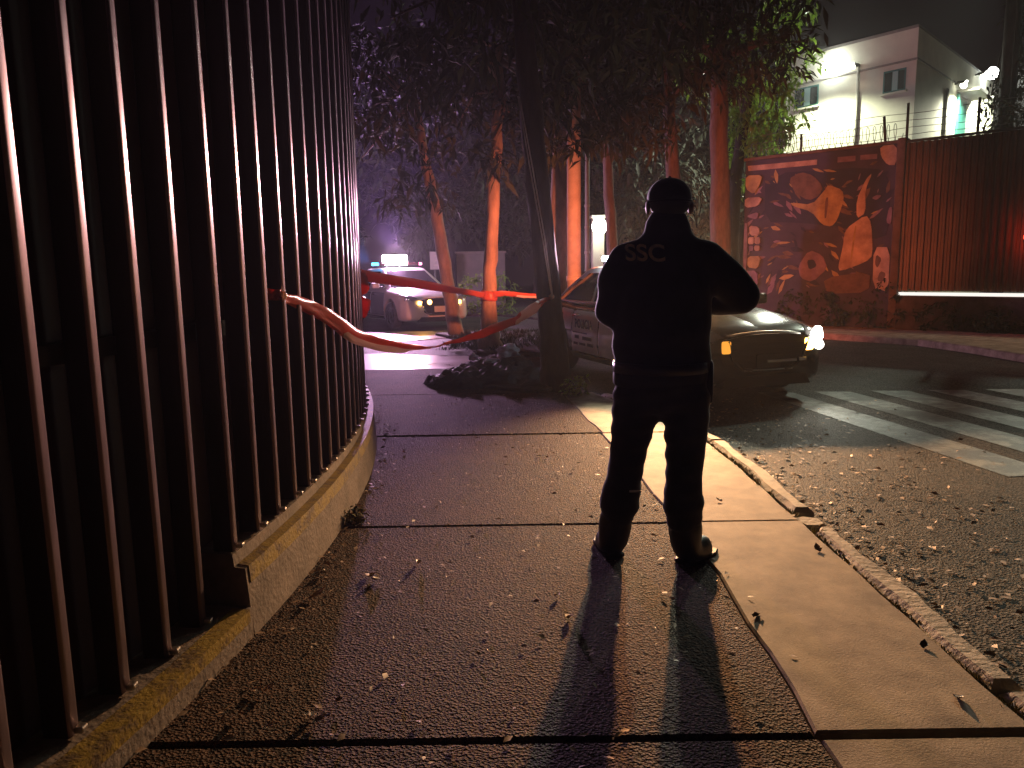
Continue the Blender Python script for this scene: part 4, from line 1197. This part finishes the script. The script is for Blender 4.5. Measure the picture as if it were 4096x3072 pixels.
ribbon('wrap', [(-1.04, 3.48, 1.30, 0, .8, 0), (-1.06, 3.44, 1.30, 0, .8, 0), (-1.12, 3.43, 1.31, 0, .9, 0), (-1.155, 3.36, 1.31, 0, .9, 0), (-1.15, 3.28, 1.315, 0, .8, 0)], .06, [MT['tape'], MT['tape_shine']], nt_, n=30)
bm = bmesh.new(); bmesh.ops.create_icosphere(bm, subdivisions=2, radius=.022, matrix=Matrix.Translation((-1.04, 3.49, 1.295))); from_bm('knot', bm, MT['tape_shine'], nt_)

ft = empty('barrier_tape', (0, 0, 0), 0, 'far red tape stretched from the fence past two tan trunks', 'barrier tape', 'red barrier tapes')
ribbon('tape', [(-1.42, 7.2, 1.37, .2, .9, 0), (-1.35, 7.8, 1.33, .3, 1.0, 0), (-1.1, 9.4, 1.23, .25, 1.0, 0), (-.85, 11, 1.12, .35, .9, 0), (-.62, 12.3, 1.03, .25, .8, 0), (-.46, 13.25, .955, .3, 1.0, 0)], .11, [MT['tape'], MT['tape_shine']], ft)
ribbon('tape', [(-.30, 13.28, .96, .3, 1.2, 0), (-.1, 13.3, .98, .4, .9, 0), (.3, 13.5, .93, .3, .8, .6), (.75, 13.8, .90, .3, .7, 0), (1.05, 14.0, .86, .3, .5, 0)], .11, [MT['tape'], MT['tape_shine']], ft, n=50)
wr = []
for k in range(19):
    a = 2 * PI * k / 18
    wr.append((-.385 + .145 * math.cos(a), 13.4 + .145 * math.sin(a), .945 + .012 * math.sin(2 * a), .1 * math.sin(a), 1.5, 0))
ribbon('wrap', wr, .11, [MT['tape'], MT['tape_shine']], ft, n=60)
ribbon('tail', [(-1.385, 6.95, 1.39, 0.1, .6, .8), (-1.37, 6.97, 1.33, .4, 1.0, 0), (-1.36, 7.0, 1.2, .5, 1.1, 0), (-1.37, 7.0, 1.05, .3, .9, 0), (-1.38, 7.0, .98, .1, .5, 0)], .16, [MT['tape'], MT['tape_shine']], ft, n=40)

cd = empty('cord', (0, 0, 0), 0, 'taut pair of white cords rising from the tape knot into the tree', 'cord')
for dx in (0, .03):
    tube('strand', [(.475 + dx * .3, 8.81, 1.08), (.365 + dx * .9, 8.73, 1.75), (.225 + dx, 8.66, 2.55), (.11 + dx * .5, 8.6, 3.25)], .0085, MT['rope'], cd, 6)

# ------------------------------------------------------------------ litter
def crumple(name, label, x, y, z, sx, sy, sz, matl, cat, group=None):
    bm = bmesh.new(); bmesh.ops.create_icosphere(bm, subdivisions=3, radius=1.0)
    for v in bm.verts:
        k = 1 + .30 * math.sin(5 * v.co.x + 3 * v.co.y + x * 9) * math.sin(4 * v.co.z + y) + RNG.normal(0, .07)
        v.co = Vector((v.co.x * sx * k, v.co.y * sy * k, max(v.co.z * sz * k, -.6 * sz) + .6 * sz))
    o = from_bm(name, bm, matl)
    o.location = (x, y, z); o.rotation_euler = (0, 0, RNG.uniform(0, 6))
    return tag(o, label, cat, group)
BG_ = 'pale scraps on the corner bed'
crumple('crumpled_bag', 'crumpled pale bag at the left corner of the dark bed', -.88, 9.3, 0, .085, .08, .08, MT['rag'], 'bag', BG_)
crumple('crumpled_bag', 'bluish white bag draped highest near the tape sag', -.05, 10.35, .22, .16, .12, .10, MT['rag'], 'bag', BG_)
crumple('crumpled_bag', 'small white scrap between the two larger bags', -.52, 10.35, .17, .09, .06, .06, MT['rag'], 'bag', BG_)
crumple('crumpled_bag', 'flat pale scrap lying in the middle of the bed', -.28, 10.2, .16, .16, .06, .03, MT['rag'], 'bag', BG_)

def leaf_mesh(l, w, curl):
    V = [(0, 0, 0), (l * .35, w * .5, curl * .5), (l * .7, w * .38, curl), (l, 0, curl * 1.6), (l * .7, -w * .38, curl * .6), (l * .35, -w * .5, curl * .9), (l * .35, 0, -curl * .1), (l * .7, 0, curl * .2)]
    F = [(0, 6, 1), (1, 6, 7, 2), (2, 7, 3), (0, 5, 6), (5, 4, 7, 6), (4, 3, 7)]
    me = bpy.data.meshes.new('fallen_leaf'); me.from_pydata(V, [], F); me.update()
    return me
big = [(905, 1215, .085, .03, 'pale_leaf', 'brightest pale twisted leaf left of the officer on the pavement'), (560, 1500, .05, .03, 'pale_leaf', 'pale leaf nearest the yellow kerb in a small group'),
       (545, 1492, .05, .03, 'pale_leaf', 'pale leaf touching the group by the yellow kerb'), (680, 1552, .05, .032, 'pale_leaf', 'upper of two pale leaves above the front joint'),
       (676, 1565, .045, .03, 'pale_leaf', 'lower of two pale leaves above the front joint'), (570, 1575, .045, .03, 'pale_leaf', 'pale leaf just above the front joint near the plinth'),
       (650, 1297, .10, .02, 'pale_leaf', 'long thin pale leaf lying against the plinth'), (800, 1240, .075, .05, 'litter', 'curled orange leaf left of the twisted pale leaf'),
       (818, 1252, .06, .04, 'pale_leaf', 'small pale leaf beside the curled orange one'), (1205, 1285, .045, .025, 'pale_leaf', 'small pale leaf left of the officer shadow'),
       (1230, 1330, .06, .035, 'litter', 'brown leaf near the left shadow of the officer'), (1770, 1195, .06, .04, 'litter', 'dark leaf on the concrete strip right of the boots'),
       (1560, 1085, .05, .03, 'pale_leaf', 'small pale leaf on the concrete just past the boots'), (2065, 1505, .05, .035, 'leather', 'black leaf low on the concrete strip'),
       (1995, 1405, .045, .03, 'leather', 'black speck like leaf midway down the concrete strip'), (1640, 1330, .07, .02, 'leather', 'dark twig like leaf on the seam of the concrete strip')]
# ground positions of those leaves were measured once with the camera above and are stored in metres
LEAF_XY = [(-.46, 3.52), (-.86, 2.37), (-.9, 2.39), (-.64, 2.25), (-.64, 2.19), (-.79, 2.17), (-.90, 3.1), (-.68, 3.38), (-.62, 3.32), (.19, 3.12), (.22, 2.92), (1.5, 3.56), (1.25, 4.39), (1.43, 2.3), (1.49, 2.6), (.99, 2.9)]
for (b, (lx, ly)) in zip(big, LEAF_XY):
    me = leaf_mesh(b[2], b[3], b[2] * .22); me.materials.append(MT[b[4]])
    o = tag(link(bpy.data.objects.new('fallen_leaf', me)), b[5], 'leaf', 'larger fallen leaves on the pavement')
    o.location = (lx, ly, .006); o.rotation_euler = (RNG.uniform(-.1, .1), RNG.uniform(-.12, .02), RNG.uniform(0, 6.28))

def scatter(name, n, fn, l0, l1, matl, z):
    P = np.array([fn() for _ in range(n)]); P = np.column_stack([P, np.full(n, z)])
    a = RNG.uniform(0, 2 * PI, n); d = np.column_stack([np.cos(a), np.sin(a), RNG.uniform(.0, .45, n)])
    ln_ = RNG.uniform(l0, l1, n)
    V, F = leaf_arrays(P, d, ln_, ln_ * RNG.uniform(.35, .6, n), .1, .15)
    V[:, 2] = np.maximum(V[:, 2], z - .002)
    o = np_mesh(name, V, F, matl); o['kind'] = 'stuff'
    return o
def on_walk():
    y = RNG.uniform(1.2, 8.4); return (RNG.uniform(-.98, bound_x(y) + .1), y)
scatter('leaf_litter', 420, on_walk, .012, .045, MT['litter'], .008)
def by_plinth():
    y = RNG.uniform(2.0, 8.0); return (arc_x(y, 12.17) + abs(RNG.normal(0, .07)), y)
scatter('leaf_litter', 160, by_plinth, .02, .055, MT['litter'], .008)
def by_kerb():
    y = RNG.uniform(1.6, 7.5); return (kerb_x(y) + .15 + abs(RNG.normal(0, .10)), y)
scatter('leaf_litter', 260, by_kerb, .02, .06, MT['litter'], -.052)
scatter('leaf_litter', 130, on_walk, .01, .03, MT['pale_leaf'], .008)
def on_road():
    y = 1.3 + 7 * RNG.uniform() ** 1.3; return (kerb_x(y) + .12 + abs(RNG.normal(0, .9)), y)
scatter('leaf_litter', 1100, on_road, .02, .06, MT['litter'], -.052)
scatter('leaf_litter', 60, on_road, .02, .05, MT['pale_leaf'], -.052)

# ------------------------------------------------------------------ officer
def skin_mesh(name, joints, edges, root=0, sub=2, vox=0):
    """joints: (x, y, z, rx, ry)"""
    me = bpy.data.meshes.new(name)
    me.from_pydata([j[:3] for j in joints], edges, [])
    o = link(bpy.data.objects.new(name, me))
    md = o.modifiers.new('skin', 'SKIN'); md.use_smooth_shade = True; md.branch_smoothing = .6
    for i, j in enumerate(joints):
        sv = me.skin_vertices[0].data[i]
        sv.radius = (j[3], j[4] if len(j) > 4 else j[3]); sv.use_root = (i == root)
    ms = o.modifiers.new('sub', 'SUBSURF'); ms.levels = sub; ms.render_levels = sub
    dg = bpy.context.evaluated_depsgraph_get()
    if vox:
        mr_ = o.modifiers.new('remesh', 'REMESH'); mr_.mode = 'VOXEL'; mr_.voxel_size = vox; mr_.use_smooth_shade = True
        mo = o.modifiers.new('smooth', 'SMOOTH'); mo.factor = .5; mo.iterations = 14
    dg = bpy.context.evaluated_depsgraph_get()
    out = bpy.data.meshes.new_from_object(o.evaluated_get(dg))
    bpy.data.objects.remove(o); bpy.data.meshes.remove(me)
    out.name = name
    for p in out.polygons: p.use_smooth = True
    return out

PX, PY = .69, 3.55
person = empty('person', (PX, PY, 0), 0, 'officer in dark cap and uniform seen from behind on the sidewalk', 'person')
def rel(js, k=1.0): return [(j[0] - PX, j[1] - PY, j[2]) + tuple(q * k for q in j[3:]) for j in js]
# body: legs, trunk, neck, head, arms and five fingers on each hand, one surface
J = []; E = []
def add(j, parent=None):
    J.append(j); i = len(J) - 1
    if parent is not None: E.append((parent, i))
    return i
pel = add((.695, 3.55, .92, .10, .085))
wst = add((.70, 3.555, 1.10, .11, .09), pel)
chs = add((.71, 3.555, 1.32, .15, .11), wst)
nck0 = add((.722, 3.56, 1.50, .075, .075), chs)
nck = add((.73, 3.57, 1.575, .058, .062), nck0)
jaw = add((.738, 3.605, 1.635, .058, .062), nck)
skl = add((.735, 3.585, 1.70, .078, .092), jaw)
crn = add((.732, 3.575, 1.765, .06, .07), skl)
nos = add((.758, 3.70, 1.668, .016, .014), jaw)
for s, hx, pts in ((-1, .60, [(.605, 3.55, .84, .09), (.56, 3.57, .54, .062), (.525, 3.55, .34, .055), (.487, 3.57, .10, .045), (.462, 3.72, .045, .035)]),
                   (1, .79, [(.79, 3.54, .84, .09), (.812, 3.53, .54, .062), (.80, 3.48, .34, .055), (.82, 3.46, .10, .045), (.885, 3.60, .045, .035)])):
    k = pel
    for p in pts: k = add(p + (p[3],), k)
def hand(w, palm, dirf, nrm_, side, parent):
    """palm and five fingers; dirf points to the finger tips, nrm_ out of the back of the hand"""
    dirf = Vector(dirf).normalized(); nrm_ = Vector(nrm_).normalized(); lat = dirf.cross(nrm_).normalized() * side
    w = Vector(w); pc = w + dirf * .05
    pi = add((*pc, .034, .020), parent)
    for q, (off, ln_, rr) in enumerate(((-.030, .070, .0085), (-.010, .080, .009), (.010, .076, .009), (.029, .060, .008))):
        kb_ = pc + dirf * .045 + lat * off
        i0 = add((*kb_, rr, rr), pi)
        m1 = kb_ + dirf * ln_ * .5 - nrm_ * ln_ * .22
        i1 = add((*m1, rr * .92, rr * .92), i0)
        tp = m1 + dirf * ln_ * .25 - nrm_ * ln_ * .45
        add((*tp, rr * .8, rr * .8), i1)
    t0 = pc - lat * .034 - dirf * .012
    i0 = add((*t0, .012, .012), pi)
    t1 = t0 - lat * .022 + dirf * .035 - nrm_ * .012
    i1 = add((*t1, .0105, .0105), i0)
    t2 = t1 + dirf * .028 - nrm_ * .010
    add((*t2, .009, .009), i1)
# left arm (image left) hangs bent, right elbow lifted outwards; hands meet in front of the belt
sl = add((.555, 3.555, 1.455, .055, .055), chs); el = add((.475, 3.60, 1.19, .045, .045), sl); wl_ = add((.60, 3.84, 1.14, .028, .024), el)
sr = add((.885, 3.55, 1.455, .055, .055), chs); er = add((1.085, 3.585, 1.245, .045, .045), sr); wr_ = add((.86, 3.82, 1.19, .028, .024), er)
hand((.60, 3.84, 1.14), None, (.75, .35, .12), (-.25, .85, .3), 1, wl_)
hand((.86, 3.82, 1.19), None, (-.85, .30, -.10), (.25, .85, .3), -1, wr_)
body = skin_mesh('body', rel(J), E, 0, 2)
body.materials.append(MT['skin'])
link(bpy.data.objects.new('body', body), person)
for s in (-1, 1):
    bm = bmesh.new(); bmesh.ops.create_uvsphere(bm, u_segments=10, v_segments=8, radius=.5)
    bm.transform(Matrix.Translation((.735 - PX + s * .098, 3.575 - PY, 1.672)) @ Matrix.Rotation(s * .3, 4, 'Z') @ Matrix.Diagonal((.022, .045, .07, 1)))
    from_bm('ear', bm, MT['skin'], person, True)
    bm = bmesh.new(); bmesh.ops.create_uvsphere(bm, u_segments=10, v_segments=8, radius=.013, matrix=Matrix.Translation((.752 - PX + s * .033, 3.668 - PY, 1.70)))
    from_bm('eye', bm, MT['plate'], person, True)
bm = bmesh.new(); bm_box(bm, .735 - PX, .79 - PX, 3.668 - PY, 3.682 - PY, 1.627, 1.637, .004); from_bm('mouth', bm, MT['m_brown'], person)
# jacket and trousers: swept ellipsoids fused into one smooth surface
def fused(name, chains, vox=.015, smooth=10):
    bm = bmesh.new()
    for ch in chains:
        for p, q in zip(ch[:-1], ch[1:]):
            n = max(2, int((Vector(p[:3]) - Vector(q[:3])).length / .03))
            for k in range(n + 1):
                f = k / n
                c = [p[i] * (1 - f) + q[i] * f for i in range(5)]
                mt = Matrix.Translation((c[0] - PX, c[1] - PY, c[2])) @ Matrix.Diagonal((c[3], c[4], (c[3] + c[4]) * (.5 if c[3] < .11 else .28), 1))
                bmesh.ops.create_uvsphere(bm, u_segments=20, v_segments=12, radius=1.0, matrix=mt)
    me = bpy.data.meshes.new(name); bm.to_mesh(me); bm.free()
    o = link(bpy.data.objects.new(name, me))
    r_ = o.modifiers.new('remesh', 'REMESH'); r_.mode = 'VOXEL'; r_.voxel_size = vox; r_.use_smooth_shade = True
    s_ = o.modifiers.new('smooth', 'SMOOTH'); s_.factor = .5; s_.iterations = smooth
    dg = bpy.context.evaluated_depsgraph_get()
    out = bpy.data.meshes.new_from_object(o.evaluated_get(dg))
    bpy.data.objects.remove(o); bpy.data.meshes.remove(me)
    out.name = name
    out.polygons.foreach_set('use_smooth', [True] * len(out.polygons))
    return out
jacket_me = fused('jacket', [
    [(.708, 3.55, .88, .226, .165), (.705, 3.555, 1.0, .232, .168), (.708, 3.555, 1.2, .230, .165), (.712, 3.555, 1.36, .222, .150), (.718, 3.56, 1.45, .195, .125), (.724, 3.562, 1.525, .128, .100), (.73, 3.565, 1.60, .090, .088)],
    [(.60, 3.555, 1.44, .09, .095), (.53, 3.56, 1.42, .090, .095), (.497, 3.575, 1.32, .094, .095), (.482, 3.60, 1.20, .086, .088), (.54, 3.73, 1.165, .068, .068), (.60, 3.84, 1.14, .050, .048)],
    [(.83, 3.555, 1.44, .09, .095), (.90, 3.55, 1.425, .092, .095), (.99, 3.565, 1.35, .094, .095), (1.088, 3.585, 1.258, .082, .086), (.98, 3.70, 1.235, .070, .068), (.87, 3.82, 1.20, .050, .048)]])
jacket_me.materials.append(MT['navy'])
def wrinkle(me, amp, f, seed):
    for v in me.vertices:
        c = v.co
        k = math.sin(f * c.z * 2.1 + 6 * c.x + seed) * math.sin(f * .8 * c.x - 5 * c.z + seed * 2) + .6 * math.sin(f * 2.3 * c.z - 9 * c.x + seed)
        v.co = c + v.normal * amp * k
wrinkle(jacket_me, .005, 15, 1.3)
jacket = link(bpy.data.objects.new('jacket', jacket_me), person)
tr_me = fused('trousers', [
    [(.708, 3.55, .95, .205, .15), (.706, 3.55, .85, .222, .16), (.706, 3.55, .79, .20, .15)],
    [(.60, 3.55, .80, .125, .135), (.578, 3.56, .68, .108, .12), (.557, 3.565, .54, .090, .10), (.535, 3.555, .40, .086, .095), (.513, 3.55,   .285, .099, .104), (.505, 3.55, .225, .082, .086)],
    [(.815, 3.54, .80, .122, .135), (.822, 3.53, .68, .108, .12), (.818, 3.52, .54, .096, .10), (.806, 3.49, .40, .086, .095), (.804, 3.475, .285, .099, .104), (.806, 3.465, .215, .082, .086)]])
tr_me.materials.append(MT['trouser'])
wrinkle(tr_me, .0035, 33, .4)
link(bpy.data.objects.new('trousers', tr_me), person)
for pts in ([(.505, 3.553, .27, .060, .062), (.49, 3.56, .14, .060, .062), (.486, 3.575, .055, .055, .052), (.475, 3.66, .048, .054, .046), (.455, 3.76, .038, .048, .036)],
            [(.806, 3.468, .26, .060, .062), (.815, 3.462, .14, .060, .062), (.822, 3.47, .055, .055, .052), (.885, 3.52, .048, .052, .046), (.958, 3.585, .040, .046, .036)]):
    b_me = skin_mesh('boot', rel(pts, 1.42), [(0, 1), (1, 2), (2, 3), (3, 4)], 0, 2)
    for v in b_me.vertices: v.co.z = max(v.co.z, .004)
    b_me.materials.append(MT['leather'])
    bo = link(bpy.data.objects.new('boot', b_me), person)
    a_, b_ = Vector(pts[2][:3]), Vector(pts[4][:3])
    sole = [(a_.lerp(b_, f) - Vector((PX, PY, 0)), w_) for f, w_ in ((-.25, .03), (-.15, .048), (.2, .05), (.6, .055), (.95, .052), (1.2, .03))]
    dr_ = (b_ - a_); dr_.z = 0; dr_.normalize(); lt = Vector((-dr_.y, dr_.x, 0))
    pl_ = [(p + lt * w_)[:2] for p, w_ in sole] + [(p - lt * w_)[:2] for p, w_ in sole[::-1]]
    poly_slab('sole', pl_[::-1], .022, .001, MT['plastic'], bo, .004)
# cap with peak and strap
bm = bmesh.new(); bmesh.ops.create_uvsphere(bm, u_segments=24, v_segments=14, radius=1.0)
for v in list(bm.verts):
    if v.co.z < -.12: v.co.z = -.12
    v.co = Vector((v.co.x * .101, v.co.y * .118, v.co.z * (.088 if v.co.z > 0 else .30)))
bm.transform(Matrix.Translation((.735 - PX, 3.578 - PY, 1.715)) @ Matrix.Rotation(-.18, 4, 'Z'))
cap = from_bm('cap', bm, MT['navy'], person, True)
V, F = [], []
for i in range(13):
    a = PI * .12 + PI * .76 * i / 12
    for r_, dz in ((.108, 0), (.19 if 2 < i < 10 else .16, -.022)):
        V.append(Matrix.Rotation(-.18, 3, 'Z') @ Vector((math.cos(a) * r_ * .85, math.sin(a) * r_ * 1.05, dz)) + Vector((.735 - PX, 3.578 - PY, 1.70)))
for i in range(12): F.append((2 * i, 2 * i + 1, 2 * i + 3, 2 * i + 2))
pk = from_data('cap_peak', V, F, MT['navy'], cap, True); pk.modifiers.new('t', 'SOLIDIFY').thickness = .004
tube('cap_button', [(.735 - PX, 3.578 - PY, 1.80), (.735 - PX, 3.578 - PY, 1.809)], [.009, .006], MT['navy'], cap, 10)
bnd = []
for k in range(25):
    a = 2 * PI * k / 24
    bnd.append((.735 - PX + .1015 * math.cos(a), 3.578 - PY + .1185 * math.sin(a), 1.693))
tube('cap_band', bnd, .006, MT['trouser'], cap, 6)
# hair below the cap
bm = bmesh.new(); bmesh.ops.create_uvsphere(bm, u_segments=20, v_segments=12, radius=1.0)
for v in list(bm.verts): v.co = Vector((v.co.x * .090, v.co.y * .10 - .008, max(v.co.z, -.95) * .085))
bm.transform(Matrix.Translation((.733 - PX, 3.565 - PY, 1.69)))
from_bm('hair', bm, MT['hair'], person, True)
# belt with holster, pouch and radio
ring = []
for k in range(24):
    a = 2 * PI * k / 24
    ring.append((.70 - PX + .225 * math.cos(a), .0 + .19 * math.sin(a)))
V = []; F = []
for (x, y) in ring: V += [(x, y, .915), (x, y, .965)]
for k in range(24): F.append((2 * k, 2 * ((k + 1) % 24), 2 * ((k + 1) % 24) + 1, 2 * k + 1))
belt = from_data('belt', V, F, MT['leather'], person, True); belt.modifiers.new('t', 'SOLIDIFY').thickness = .006
bm = bmesh.new(); bm_box(bm, .895 - PX, .94 - PX, -.06, .07, .76, .97, .018, 2); from_bm('holster', bm, MT['leather'], person, True)
bm = bmesh.new(); bm_box(bm, .48 - PX, .52 - PX, -.05, .04, .85, .96, .014, 2); from_bm('pouch', bm, MT['leather'], person, True)
bm = bmesh.new(); bm_box(bm, .50 - PX, .60 - PX, -.005, .005, 1.0, 1.0); bm.free()
box('reflective_strip', .545 - PX, .60 - PX, 3.462 - PY, 3.466 - PY, .352, .362, MT['reflect'], person)
# SSC lettering wrapped on the back of the jacket
bv = BVHTree.FromPolygons([v.co.copy() for v in jacket_me.vertices], [tuple(p.vertices) for p in jacket_me.polygons])
tx = text_mesh('SSC', .105, 'back_lettering', MT['print'], None, (0, 0, 0), (0, 0, 0), 0.0, 1.0, 1.0)
tme = tx.data
bmx = bmesh.new(); bmx.from_mesh(tme)
bmesh.ops.subdivide_edges(bmx, edges=bmx.edges[:], cuts=1)
for v in bmx.verts:
    x = v.co.x * 1.02 + (.605 - PX); z = v.co.y + 1.46 - v.co.x * .05
    h = bv.ray_cast(Vector((x, -1.0, z)), Vector((0, 1, 0)))
    yy = h[0].y if h[0] is not None else -.15
    v.co = Vector((x, yy - .004, z))
bmx.to_mesh(tme); bmx.free()
tx.parent = person

# ------------------------------------------------------------------ added haze round everything, standing in for lens glow about the lamps
hz = box('added_glow_haze', -56, 56, -10, 69, -1.1, 16.0, None)
hz['kind'] = 'stuff'
HM = bpy.data.materials.new('added glow haze'); HM.use_nodes = True
hn = HM.node_tree
hn.nodes.remove(hn.nodes['Principled BSDF'])
pv = hn.nodes.new('ShaderNodeVolumePrincipled')
pv.inputs['Color'].default_value = (.9, .9, .95, 1); pv.inputs['Density'].default_value = HAZE; pv.inputs['Anisotropy'].default_value = .55
hn.links.new(pv.outputs[0], hn.nodes['Material Output'].inputs['Volume'])
hz.data.materials.append(HM)
